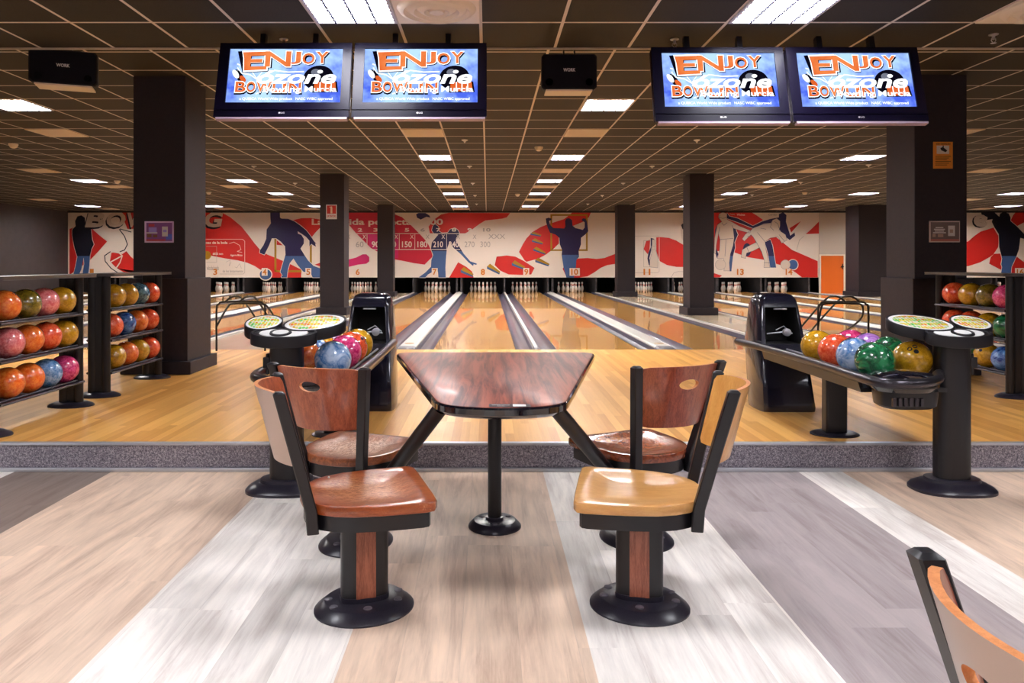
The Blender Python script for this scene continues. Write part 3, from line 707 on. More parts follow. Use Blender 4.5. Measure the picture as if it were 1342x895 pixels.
LIGHTS = {-16: (15, 20, 27), -23: (27,), -10: (9, 15, 20, 27), -2: (2, 9, 15, 20, 27), 2: (2, 9, 15, 20, 27), 11: (9, 15, 20, 27), 17: (15, 20, 27), 24: (20, 27), 29: (27,)}
VENTS = {-16: (12, 17, 29), -23: (23, 29), -11: (5, 12, 17, 23, 29), -2: (5, 12, 17, 23, 29), 2: (5, 12, 17, 23, 29), 11: (5, 12, 17, 23, 29), 17: (12, 23, 29), 24: (23, 29), 29: (29,)}
for k, ns in LIGHTS.items():
    for i, n in enumerate(reversed(ns)):
        dup(lamp1, rcell(k, n), 0, 'square louvred ceiling light in the %s, %s from the mural' % (ROWS[k], ORD[i + 1]), 'ceiling lights over the lanes')
vent0 = None
for k, ns in VENTS.items():
    for i, n in enumerate(reversed(ns)):
        lab = 'cream slatted ceiling grille in the %s, %s from the mural' % (ROWS[k if k != -11 else -10], ORD[i + 1])
        if vent0 is None:
            vent0 = thing('ceiling_vent', lab, 'ceiling vent', rcell(k, n), 0, 'ceiling grilles over the lanes')
            b = B(); b.box(-hx, -hy, -.008, hx, hy, -.001, 1)
            for a in ((-hx, -hy, hx, -hy + .03), (-hx, hy - .03, hx, hy), (-hx, -hy, -hx + .03, hy), (hx - .03, -hy, hx, hy)): b.box(a[0], a[1], -.014, a[2], a[3], -.008)
            b.build('frame', [M['cream'], M['slot']], vent0)
            b = B()
            for i2 in range(12): y = -hy + .05 + i2 * (2 * hy - .1) / 11; b.box(-hx + .03, y - .016, -.018, hx - .03, y + .012, -.009)
            b.build('slat', M['cream'], vent0)
        else: dup(vent0, rcell(k, n), 0, lab, 'ceiling grilles over the lanes')
def diffuser(k, lab):
    t = thing('air_vent', lab, 'air vent', cell(k, 1, True))
    b = B(); b.box(-hx, -hy, -.012, hx, hy, 0); b.build('plate', M['cream'], t, bevel=.003)
    b = B()
    for r in (.27, .2, .13):
        b.lathe([(r, -.012), (r - .02, -.034), (r - .045, -.04), (r - .06, -.014)], 40, cap0=False, cap1=False)
    b.lathe([(.06, -.012), (.05, -.04), (.01, -.045)], 32)
    b.build('ring', M['cream'], t)
diffuser(-1, 'round cream air diffuser in a square plate beside the first louvred light')
diffuser(6, 'round cream air diffuser in a square plate near the orange notice pillar')

sp0 = None
def sprinkler(x, y, z, lab, big=False):
    t = thing('ceiling_sprinkler', lab, 'sprinkler', (x, y, z))
    b = B(); b.lathe([(.034, 0), (.034, -.006), (.012, -.012), (.010, -.04)], 16); b.build('escutcheon', M['alu'], t)
    b = B(); b.tube([(-.014, 0, -.03), (-.018, 0, -.05), (0, 0, -.066), (.018, 0, -.05), (.014, 0, -.03)], .003, 6); b.lathe([(.02, -.066), (.02, -.069)], 14); b.build('deflector', M['alu'], t)
sprinkler((372 - CX) * 5.72 / F, 5.72, LOWCEIL, 'chrome sprinkler head above the screen pair near the lilac notice')
sprinkler((884 - CX) * 5.72 / F, 5.72, LOWCEIL, 'chrome sprinkler head above the screen just past the middle loudspeaker')
sprinkler((1302 - CX) * 5.6 / F, 5.6, LOWCEIL, 'chrome sprinkler head beside the pillar with the orange notice')
b = B(); b.lathe([(.05, 0), (.05, -.01), (.03, -.02), (.012, -.03), (.012, -.05)], 16); det_me = b.mesh('ceiling_sensor', [M['white']])
b = B(); b.lathe([(.07, 0), (.07, -.02), (.045, -.06), (.02, -.07)], 20); smk_me = b.mesh('smoke_detector', [M['cream']])
for x, nm, ds in ((-.354, 'eight', (11.4, 14.5, 17.6, 20.8, 23.8)), (3.24, 'ten', (11.4, 14.5, 17.6, 20.8, 23.8)), (-4.6, 'six', (14.5, 17.6)), (7.4, 'twelve', (14.3, 17.4, 20.6)), (11.2, 'fourteen', (17.4, 20.4))):
    for i, d in enumerate(reversed(ds)):
        tag(link('ceiling_sensor', det_me, None, (x, d, CEIL)), 'small white sensor on the ceiling over lane %s, %s from the mural' % (nm, ORD[i + 1]), 'ceiling sensor', 'small ceiling sensors')
for x, d, nm in ((.84, 12.1, 'nine, nearer one'), (.83, 20.4, 'nine, further one'), (8.57, 19.9, 'thirteen'), (-7.6, 11.8, 'four'), (-7.5, 19.8, 'five'), (-8.6, 17.1, 'four, further one')):
    tag(link('smoke_detector', smk_me, None, (x, d, CEIL)), 'round cream smoke detector on the ceiling over lane ' + nm, 'smoke detector', 'smoke detectors')

# ================================================================ speakers
def speaker(x, y, zc, w, h, d, rz, lab, tilt=0):
    t = thing('loudspeaker', lab, 'loudspeaker', (x, y, zc), rz)
    def ring(yy, ww, hh, c=.02): return [(-ww, yy, -hh + c), (-ww + c, yy, -hh), (ww - c, yy, -hh), (ww, yy, -hh + c), (ww, yy, hh - c), (ww - c, yy, hh), (-ww + c, yy, hh), (-ww, yy, hh - c)]
    b = B(); b.loft([ring(0, w / 2, h / 2), ring(d * .35, w / 2, h / 2), ring(d, w / 2 * .72, h / 2)]); b.build('cabinet', M['blackmatt'], t)
    b = B(); b.loft([ring(-.012, w * .48, h * .46), ring(0, w * .485, h * .47)]); b.build('grille', flat('speaker_grille', srgb(14, 11, 20), .8, 0, 0, .2), t)
    for s_ in (-1, 1):
        b = B(); b.lathe([(.05, 0), (.05, -.008), (.035, -.004), (.012, -.008)], 20, T=Matrix.Translation((s_ * w * .36, -.012, -h * .3)) @ Matrix.Rotation(PI / 2, 4, 'X') @ Matrix.Scale(.6, 4))
        b.build('driver', M['blackgloss'], t)
    b = B(); put_text(b, 'WORK', (-.05, -.002, .05, .026), lambda u, v: (u, -.014, v), 0, .04); b.build('badge', M['paper'], t)
    for s_ in (-.04, .05):
        b = B(); b.box(s_ - .006, .05, h / 2 - .01, s_ + .006, .08, h / 2 + .085); b.build('bracket', M['black'], t)
    b = B(); b.box(-w * .42, .0, -h / 2 - .012, w * .42, d * .85, -h / 2); b.build('shelf_plate', M['cream'], t)
D_ = 6.06
speaker((746 - CX) * D_ / F, D_, H + (CY - 94) * D_ / F, .455, .29, .22, 0, 'black box loudspeaker hung between the two screen pairs')
speaker((83 - CX) * D_ / F, D_, H + (CY - 88) * D_ / F, .50, .28, .24, math.radians(20), 'black box loudspeaker hung near the pillar with the lilac notice')

# ================================================================ screens
scr = [emit('screen_blue', srgb(70, 96, 214), 1.25, srgb(170, 205, 250), 3.2), emit('screen_letter', srgb(196, 84, 34), 1.3, srgb(214, 120, 66), 4), emit('screen_white', (.95, .97, 1, 1), 1.35),
       emit('screen_dark', srgb(14, 12, 26), .8), emit('screen_grey', srgb(120, 124, 140), .9), emit('screen_letter_top', srgb(206, 160, 120), 1.2)]
TW, THh = .985, .608           # housing
def tv(x, y, z, lab, side=0):
    t = thing('television', lab, 'television', (x, y, z))
    t.rotation_euler = (math.radians(-14.5), 0, 0)
    # local: x right, z up from the top edge (negative), y away from the viewer; screen at y = 0
    def rr(y_, w, z0, z1, c=.02): return [(-w, y_, z0 + c), (-w + c, y_, z0), (w - c, y_, z0), (w, y_, z0 + c), (w, y_, z1 - c), (w - c, y_, z1), (-w + c, y_, z1), (-w, y_, z1 - c)]
    b = B(); b.loft([rr(.012, TW / 2, -THh, 0), rr(.05, TW / 2, -THh, 0), rr(.09, TW / 2 * .86, -THh * .9, -.06)]); b.build('housing', M['tvplastic'], t)
    b = B(); u0, u1, v0, v1 = -.415, .425, -.487, -.046
    W_, H_ = TW / 2 - .002, THh
    for a in ((-W_, v1, W_, -.002), (-W_, -THh + .002, W_, v0), (-W_, v0, u0, v1), (u1, v0, W_, v1)): b.box(a[0], -.006, a[1], a[2], .013, a[3])
    b.box(-W_, -.012, -THh + .062, W_, -.006, -THh + .067)
    b.build('bezel', M['tvplastic'], t)
    b = B(); b.box(-W_ + .02, -.014, -THh - .014, W_ - .01, .03, -THh + .001); b.build('lower_lip', flat('clear_trim', srgb(190, 170, 190), .2), t)
    # picture
    b = B(); L = [0]
    def P(u, v): return (u0 + (u1 - u0) * u, .006 - .0006 * L[0], v0 + (v1 - v0) * v)
    def uv(x_, y_): xl = 80 + 65 * (y_ - 90) / 600; xr = 1225 + 30 * (y_ - 90) / 600; return ((x_ - xl) / (xr - xl), (690 - y_) / 600)
    def poly(pts, mat): b.poly([P(*uv(*p)) for p in pts], mat)
    def circ(c, r, mat, sy=1.0, rot=0, sx=1.0):
        poly([(c[0] + r * sx * math.cos(a) * math.cos(rot) - r * sy * math.sin(a) * math.sin(rot), c[1] + r * sx * math.cos(a) * math.sin(rot) + r * sy * math.sin(a) * math.cos(rot)) for a in [2 * PI * i / 32 for i in range(32)]], mat)
    def word(txt, r, mat, bold, shear=0):
        a, c_ = uv(r[0], r[3]), uv(r[2], r[1]); put_text(b, txt, (a[0], a[1], c_[0], c_[1]), P, mat, bold, shear)
    b.add([P(0, 0), P(1, 0), P(1, 1), P(0, 1)], [(0, 1, 2, 3)], 0, False)
    L[0] = 1; circ((1010, 410), 150, 3, .9); L[0] = 2; circ((975, 350), 45, 4, .8); L[0] = 2.5; circ((1020, 345), 28, 2, .7)
    # pin, tilted, and the white streaks of the bowler sketch
    L[0] = 2; circ((230, 400), 95, 3, .34, .95); L[0] = 3; circ((185, 372), 55, 2, .45, .95); circ((265, 425), 45, 1, .5, .8)
    for q in ([(190, 300), (240, 360), (330, 380), (420, 440)], [(200, 340), (210, 270), (180, 260)], [(330, 330), (400, 420), (450, 340)], [(560, 330), (700, 350), (860, 345)], [(420, 590), (500, 560), (600, 545)]):
        for a, c_ in zip(q[:-1], q[1:]):
            poly([(a[0], a[1] - 6), (c_[0], c_[1] - 6), (c_[0], c_[1] + 6), (a[0], a[1] + 6)], 2)
    letters = [('N', (460, 118, 705, 292), .022), ('J', (715, 122, 805, 262), .022), ('O', (830, 138, 945, 262), .022), ('Y', (965, 122, 1085, 252), .022)]
    for ch, r, bo in letters:
        L[0] = 4; word(ch, (r[0] + 8, r[1] + 12, r[2] + 16, r[3] + 16), 3, bo + .02)
        L[0] = 5; word(ch, (r[0] - 10, r[1] - 9, r[2] + 10, r[3] + 8), 2, bo + .02)
        L[0] = 6; word(ch, r, 1, bo)
    EP = [(215, 128), (455, 120), (458, 165), (305, 170), (308, 206), (425, 204), (428, 243), (312, 247), (315, 288), (478, 284), (482, 322), (262, 335), (238, 200)]
    L[0] = 4; poly([(160, 118), (235, 112), (330, 350), (250, 362)], 3)
    L[0] = 4.2; poly([(345 + (x_ - 345) * 1.08 + 12, 228 + (y_ - 228) * 1.12 + 12) for x_, y_ in EP], 3); L[0] = 5; poly([(345 + (x_ - 345) * 1.10, 228 + (y_ - 228) * 1.16) for x_, y_ in EP], 2); L[0] = 6; poly(EP, 1)
    bl = [('B', 215, 305), ('O', 325, 400), ('W', 420, 560), ('L', 580, 650), ('I', 680, 705), ('N', 740, 850), ('G', 885, 1010)]
    for ch, a0, a1 in bl[:2] + bl[2:6]:
        L[0] = 4; word(ch, (a0 - 6, 462, a1 + 14, 600), 3, .04); L[0] = 5; word(ch, (a0 - 7, 448, a1 + 7, 582), 2, .04); L[0] = 6; word(ch, (a0, 457, a1, 573), 1, .022)
    L[0] = 5; poly([(960, 455), (1200, 455), (1222, 572), (970, 578)], 3); L[0] = 6; poly([(975, 460), (1185, 460), (1200, 560), (985, 566)], 1)
    for x_ in (1030, 1085, 1140): L[0] = 6.3; poly([(x_, 460), (x_ + 10, 460), (x_ + 18, 562), (x_ + 6, 562)], 2)
    L[0] = 7; word('\u00f3zone', (410, 335, 1185, 482), 2, .03, .25)
    L[0] = 7; word('Bowling Murcia', (490, 508, 1205, 590), 2, .022)
    L[0] = 7; word('a QUBICA World Wide product   NASC WIBC approved', (275, 630, 1175, 668), 2, .02)
    b.build('screen', scr, t, fix=False)
    b = B(); put_text(b, 'LG', (-.002, -THh + .031, .026, -THh + .044), lambda u, v: (u, -.0075, v), 0, .03)
    b.loft([[(-.012 + .007 * math.cos(a), -.0065 - d, -THh + .0375 + .007 * math.sin(a)) for a in [2 * PI * i / 16 for i in range(16)]] for d in (0, .001)])
    b.build('maker_badge', M['paper'], t)
    for s_ in (-.2, .2):
        b = B(); b.box(s_ - .02, .06, -.3, s_ + .02, .11, .13); b.build('ceiling_bracket', M['black'], t)
    return t
TD = 5.5
zt1 = H + (CY - 56.5) * TD / F; zt2 = H + (CY - 62) * TD / F
for c_, z_, lab in (((288 + 463) / 2, zt1, 'television showing the bowling title picture, beside the lilac notice pillar'), ((464 + 636) / 2 + 1.5, zt1, 'television showing the title picture, between the bowling first screen and the middle loudspeaker'),
                    ((852 + 1025) / 2 + .5, zt2, 'television showing the title picture, just past the middle loudspeaker'), ((1028 + 1202) / 2, zt2, 'television showing the title picture, in front of the orange notice pillar')):
    tv((c_ - CX) * TD / F, TD, z_, lab)

# ================================================================ notices on the pillars
def notice(name, cxp, cyp, w, h, d, lab, cat, draw, depth=.012, frame=None):
    x = (cxp - CX) * d / F; z = H - (cyp - CY) * d / F; s = d / F
    t = thing(name, lab, cat, (x, d, z))
    draw(t, w * s / 2, h * s / 2, s)
    return t
def d_lilac(t, w, h, s):
    b = B(); b.box(-w, -.014, -h, w, 0, h); b.build('frame', flat('lilac_sheen_frame', srgb(240, 214, 255), .25), t, bevel=.003)  # purple light reflected on the notice is put into frame and poster colours
    b = B(); mt = [flat('poster_purple', srgb(140, 84, 160), .3), flat('poster_red', srgb(196, 70, 90), .3), M['paper'], flat('poster_lilac', srgb(170, 150, 230), .3), flat('poster_brown', srgb(130, 84, 60), .4), flat('poster_blue', srgb(90, 110, 220), .3)]
    def r(a, c, e, g, m_, l=1): b.box(a * w, -.014 - .0008 * l, c * h, e * w, -.014, g * h, m_)
    r(-.86, -.86, .92, .86, 0); r(-.86, -.86, .45, -.68, 1, 2); r(-.7, -.08, -.15, .42, 3, 2); r(.22, -.42, .62, .5, 2, 2); r(-.86, -.14, -.1, -.04, 2, 3); r(-.8, -.5, -.5, -.2, 4, 2); r(-.4, -.5, -.1, -.25, 4, 2); r(-.7, .5, -.3, .75, 1, 2); r(.5, -.7, .9, -.2, 5, 1.5); r(.3, -.02, .54, .2, 3, 3)
    b.build('poster', mt, t)
notice('wall_notice', 209, 304, 38, 28, 7.5, 'small lilac framed notice on the pillar behind the first ball racks', 'notice', d_lilac)
def d_grey(t, w, h, s):
    b = B(); b.box(-w, -.014, -h, w, 0, h); b.build('frame', flat('pale_frame', srgb(222, 206, 200), .4), t, bevel=.003)
    b = B(); mt = [flat('poster_grey', srgb(122, 104, 100), .4), flat('poster_pinkish', srgb(190, 110, 100), .4), M['paper'], flat('poster_tan', srgb(190, 160, 140), .4)]
    def r(a, c, e, g, m_, l=1): b.box(a * w, -.014 - .0008 * l, c * h, e * w, -.014, g * h, m_)
    r(-.92, -.9, .94, .88, 0); r(-.92, -.9, .94, -.7, 1, 2); r(.22, -.42, .66, .55, 2, 2); r(.32, -.12, .54, .2, 3, 3)
    for i, (q, ww) in enumerate(((.42, .25), (.26, .36), (.1, .3), (-.06, .42))): r(-.35 - ww, q - .1, -.35 + ww, q, 2, 2)
    r(-.8, -.5, -.6, -.22, 3, 2); r(-.45, -.52, -.1, -.24, 3, 2)
    b.build('poster', mt, t)
notice('wall_notice', 1237, 303.5, 40, 28, 7.45, 'grey framed notice below the orange one on the pillar', 'notice', d_grey)
def d_cam(t, w, h, s):
    b = B(); b.box(-w, -.006, -h, w, 0, h); b.build('plate', flat('notice_orange', srgb(236, 150, 54), .4), t)
    b = B()
    def r(a, c, e, g, m_, l=1): b.box(a * w, -.006 - .0008 * l, c * h, e * w, -.006, g * h, m_)
    r(-.66, .1, .62, .72, 0)
    b.add([( -.3 * w, -.0085, .52 * h), (-.05 * w, -.0085, .62 * h), (.42 * w, -.0085, .35 * h), (.25 * w, -.0085, .22 * h), (-.2 * w, -.0085, .36 * h)], [(0, 1, 2, 3, 4)], 1, False)
    b.box(-.05 * w, -.0085, .55 * h, .05 * w, -.006, .72 * h, 1)
    put_text(b, 'ZONA VIDEOVIGILADA', (-.75 * w, .78 * h, .75 * w, .9 * h), lambda u, v: (u, -.0075, v), 1, .02)
    for i in range(6): r(-.8, -.75 + i * .13, .4 + .4 * ((i * 7) % 3) / 2, -.71 + i * .13, 1)
    b.build('camera_symbol', [M['paper'], M['blackmatt']], t)
notice('warning_sign', 1235.5, 203.5, 25.5, 35, 7.45, 'orange video surveillance sign high on the pillar by the second screen pair', 'sign', d_cam)
def d_fire(t, w, h, s):
    b = B(); b.box(-w, -.01, -h, w, 0, h); b.build('plate', M['paper'], t)
    b = B()
    def r(a, c, e, g, m_, l=1): b.box(a * w, -.01 - .002 * l, c * h, e * w, -.01, g * h, m_)
    r(-.85, -.25, .85, .88, 0); r(-.17, -.2, .17, .6, 1, 2); r(-.12, .6, .12, .75, 1, 2); r(-.4, .62, -.1, .7, 1, 2)
    put_text(b, 'EXTINTOR', (-.8 * w, -.75 * h, .8 * w, -.42 * h), lambda u, v: (u, -.013, v), 0, .03)
    b.build('extinguisher_symbol', [flat('sign_red', srgb(200, 40, 30), .4), flat('sign_cream', srgb(240, 215, 180), .4)], t)
notice('fire_sign', 434.5, 277.7, 14, 19, 15.8, 'small red and white extinguisher sign on the far pillar', 'sign', d_fire)

# ================================================================ table
TZ = .75
t = thing('lounge_table', 'mahogany trapezoid table with black rim and slanting braces, in the middle of the lounge', 'table', (.035, 3.63, 0))
def rounded(poly, rads, seg=6):
    out = []; n = len(poly)
    for i in range(n):
        a, b_, c = Vector(poly[i - 1]), Vector(poly[i]), Vector(poly[(i + 1) % n]); r = rads[i]
        d1, d2 = (a - b_).normalized(), (c - b_).normalized(); p1, p2 = b_ + d1 * r, b_ + d2 * r
        for k in range(seg + 1):
            u = k / seg; out.append((1 - u) ** 2 * p1 + 2 * u * (1 - u) * b_ + u * u * p2)
    return out
TP = rounded([(-.605, .89), (.63, .89), (.265, -.80), (.02, -.865), (-.225, -.80)], [.13, .13, .12, .1, .12])
def ins(poly, d):
    out = []; n = len(poly)
    for i in range(n):
        a, b_, c = poly[i - 1], poly[i], poly[(i + 1) % n]
        e = (c - a).normalized(); out.append(b_ + Vector((e.y, -e.x)) * d)
    return out
def zr(P, z): return [(p.x, p.y, z) for p in P]
b = B(); b.loft([zr(ins(TP, .010), TZ - .02), zr(ins(TP, .010), TZ), zr(ins(TP, .012), TZ + .001)]); top = b.build('tabletop', M['tabletop'], t)
b = B(); b.loft([zr(ins(TP, .05), TZ - .052), zr(ins(TP, .03), TZ - .048), zr(ins(TP, .010), TZ - .036), zr(TP, TZ - .030), zr(TP, TZ - .008), zr(ins(TP, .006), TZ - .001), zr(ins(TP, .010), TZ - .003)]); b.build('edge_band', M['blackgloss'], top)
b = B(); b.lathe([(.034, .02), (.034, TZ - .04)], 24); b.build('post', M['black'], t)
def base_disc(b, a, bb, h=.034, hole=None):
    b.loft([ell(a, bb, 40, 0), ell(a, bb, 40, .006), ell(a * .97, bb * .97, 40, .012), ell(a * .80, bb * .80, 40, h), ell(a * .77, bb * .77, 40, h + .002)])
b = B(); base_disc(b, .130, .130); b.lathe([(.045, .03), (.043, .05), (.034, .052)], 24, cap0=False, cap1=False); bs = b.build('base', M['satin'], t)
b = B()
for a in (-PI / 2, PI / 6, 5 * PI / 6): b.lathe([(.014, .034), (.013, .040), (.006, .042)], 14, T=Matrix.Translation((.078 * math.cos(a), .078 * math.sin(a), 0)))
b.build('bolt_cap', M['boltcap'], bs)
ox, oy = .035, 3.63
for p, q in (((-.19, 2.99, .71), (-.545, 3.38, .20)), ((.275, 2.97, .71), (.635, 3.42, .24))):
    P_ = Vector(p) - Vector((ox, oy, 0)); Q_ = Vector(q) - Vector((ox, oy, 0))
    b = B(); b.tube([P_, Q_], .031, 18); b.build('brace', M['black'], t)
b = B(); b.loft([zr(rounded([(-.030, -.835), (.130, -.835), (.130, -.775), (-.030, -.775)], [.008] * 4, 3), TZ + .0012), zr(rounded([(-.030, -.835), (.130, -.835), (.130, -.775), (-.030, -.775)], [.008] * 4, 3), TZ + .002)])
st = b.build('label_sticker', M['sticker'], t)
b = B(); b.box(.062, -.825, TZ + .0015, .112, -.785, TZ + .0026)
put_text(b, 'Welcome', (-.02, -.808, .05, -.792), lambda u, v: (u, v, TZ + .0028), 0, .04); put_text(b, 'table', (0, -.825, .03, -.815), lambda u, v: (u, v, TZ + .0028), 0, .02)
b.build('print', M['paper'], st)

# ================================================================ chairs
def seat_outline():
    """front edge at +x, rounded towards the back"""
    front = [(.235, .0), (.235, .12), (.232, .215), (.222, .236), (.20, .243)]
    side = [(.12, .242), (.03, .236), (-.06, .222), (-.13, .196), (-.18, .158), (-.215, .105), (-.232, .05)]
    half = front + side + [(-.236, 0)]
    return [Vector(p) for p in half] + [Vector((p[0], -p[1])) for p in reversed(half[1:-1])]
SO = seat_outline()
def sc(P, k, z, dx=0): return [(p.x * k + dx, p.y * k, z(p.x * k, p.y * k) if callable(z) else z) for p in P]
def chair(loc, deg, lab, seat_m, back_m, both=None):
    t = thing('bistro_chair', lab, 'chair', (*loc, 0), math.radians(deg), 'fixed pedestal chairs')
    zt = .452
    def dish(k):
        def f(x, y):
            r = 1 - k; d = -.014 * min(1, max(0, (r - .1) / .45)) ** 1.0
            return zt + d + (.004 if x > .15 and k > .6 else 0)
        return f
    b = B()
    b.loft([sc(SO, .96, .413), sc(SO, .985, .416), sc(SO, 1, .424), sc(SO, 1, .446), sc(SO, .985, .4515), sc(SO, .955, zt + .0005), sc(SO, .86, dish(.86)), sc(SO, .76, dish(.76)), sc(SO, .62, dish(.62)), sc(SO, .45, dish(.45)), sc(SO, .25, dish(.25)), sc(SO, .06, dish(.06))])
    b.build('seat', seat_m, t)
    b = B(); b.loft([sc(SO, .93, .358, -.004), sc(SO, .93, .412, -.004)]); b.build('seat_frame', M['black'], t)
    # posts
    lean = [(-.198, .352), (-.204, .43), (-.262, .66), (-.313, .858)]
    for s_ in (-1, 1):
        rings = []
        for i, (x, z) in enumerate(lean):
            y = s_ * (.150 + max(0, z - .43) * .1822); c = .004; h = .0205
            rings.append([(x + a, y + e, z) for a, e in ((-h + c, -h), (h - c, -h), (h, -h + c), (h, h - c), (h - c, h), (-h + c, h), (-h, h - c), (-h, -h + c))])
        last = rings[-1]; cx_, cy_ = lean[-1][0], s_ * .228
        rings.append([(cx_ + (p[0] - cx_) * .55 - .001, cy_ + (p[1] - cy_) * .55, lean[-1][1] + .008) for p in last])
        b = B(); b.loft(rings); b.build('back_post', M['black'], t)
    # curved backrest with a hand hole
    def post_x(z): return -.262 + (z - .66) * (-.053 / .208)
    hw, z0, z1, sag = .212, .586, .857, .085
    def P3(u, v, off):
        y = u * (.150 + (z0 + (z1 - z0) * v - .43) * .1822 - .014); dx = -sag * (1 - u * u); nx = 2 * sag * u / hw
        nl = math.sqrt(1 + nx * nx); zz = z0 + (z1 - z0) * v + .006 * (1 - u * u)
        return (post_x(zz) + dx + .008 + off / nl * 1.0, y - off * nx / nl, zz)
    NS = 64; K = 9; hole_c, hu, hv = (0.0, .70), .25, .082
    def ringuv(k):
        out = []
        for j in range(NS):
            a = 2 * PI * j / NS; c, s_ = math.cos(a), math.sin(a)
            e = (hole_c[0] + hu * c, hole_c[1] + hv * s_)
            # point of the rounded rectangle along the same index
            q = 1 / max(abs(c), abs(s_)); rx, ry = c * q, s_ * q
            pr = 14; nrm = (abs(rx) ** pr + abs(ry) ** pr) ** (1 / pr); rx, ry = rx / nrm, ry / nrm
            R_ = (rx, .5 + ry * .5)
            w = (k / K) ** 1.0
            out.append((e[0] * (1 - w) + R_[0] * w, e[1] * (1 - w) + R_[1] * w))
        return out
    th = .0075
    b = B()
    rings = [[P3(u, v, th) for u, v in ringuv(k)] for k in range(K + 1)] + [[P3(u, v, -th) for u, v in ringuv(k)] for k in range(K, -1, -1)]
    mats_ = [0] * K + [1] + [2] * K + [1]
    rings.append(rings[0]); b.loft(rings, cap0=False, cap1=False, mats=mats_)
    b.build('backrest', [back_m, M['plyedge'], both or back_m], t)
    # pedestal
    b = B()
    prof_ = []
    for j in range(40):
        a = 2 * PI * j / 40; c, s_ = math.cos(a), math.sin(a)
        x = .088 * math.copysign(abs(c) ** .9, c); y = .052 * math.copysign(abs(s_) ** .55, s_)
        prof_.append((x, y))
    b.loft([[(x, y, z) for x, y in prof_] for z in (.03, .36)]); pd = b.build('pedestal', M['black'], t)
    b = B()
    for s_ in (-1, 1): b.box(-.036, s_ * .0515 - .003, .055, .036, s_ * .0515 + .003, .357)
    b.build('wood_inlay', M['inlay'], pd)
    b = B(); base_disc(b, .187, .165, .036)
    b.loft([[(x * 1.03, y * 1.06, z) for x, y in prof_] for z in (.03, .056)]); bs = b.build('base', M['satin'], t)
    for a in (-PI / 2, PI / 2, .18, PI - .18, -.5, PI + .5):
        b = B(); b.lathe([(.016, .035), (.015, .041), (.007, .043)], 14, T=Matrix.Translation((.135 * math.cos(a), (.098 if abs(abs(a) - PI / 2) < .01 else .11) * math.sin(a), 0))); b.build('bolt_cap', M['boltcap'], bs)
    return t
chair((-.465, 2.78), 16.5, 'worn reddish wood chair in front of the scuffed-seat chair, a white speck on its seat', M['seat_red'], M['back_red'], M['back_sheen'])
chair((-.61, 3.42), 69, 'wooden chair with a badly scuffed seat and reddish backrest, beside the ball return console', M['seat_worn'], M['back_red'])
chair((.575, 2.79), 169, 'tan wood chair with a smooth yellowish seat and tan curved backrest', M['seat_tan'], M['back_tan'])
chair((.70, 3.47), 115, 'dark wood chair with an oval-worn glossy seat, behind the tan chair', M['seat_dark'], M['back_dark'])
chair((.975, .885), 0, 'chair cut off by the frame corner, only its pale-backed orange-edged backrest in view', M['seat_red'], M['back_red'], M['back_sheen'])
b = B(); b.sphere((-.625, 2.90, .4545), .0045, n=10)
tag(b.build('paper_crumb', M['paper']), 'tiny white crumb lying on the worn reddish chair seat', 'crumb')

# ================================================================ bowling balls
def ball_mesh():
    b = B(); R = .108; b.sphere((0, 0, 0), R, 0, 36)
    for th_, ph in ((.0, 0), (.33, .5), (.33, -.5)):
        c = Vector((math.sin(th_) * math.cos(ph), math.sin(th_) * math.sin(ph), math.cos(th_)))
        T = c.to_track_quat('Z', 'Y').to_matrix().to_4x4(); T = Matrix.Translation(c * (R - .0006)) @ T
        b.lathe([(.0135, 0), (.0130, .0016), (.0105, .0018), (.0095, -.002), (.002, -.004)], 16, 1, T)
    return b.mesh('bowling_ball', [M['pin'], M['blackmatt']])
ball_base = ball_mesh(); bmesh_by = {}
def ball(col, x, y, z, lab, group, rot=None):
    if col not in bmesh_by:
        me = ball_base.copy(); me.materials[0] = BALL[col]; bmesh_by[col] = me
    o = link('bowling_ball', bmesh_by[col], None, (x, y, z))
    o.rotation_euler = rot or (random.uniform(-1.2, 1.2), random.uniform(-1.2, 1.2), random.uniform(0, 6.28))
    return tag(o, lab, 'bowling ball', group)

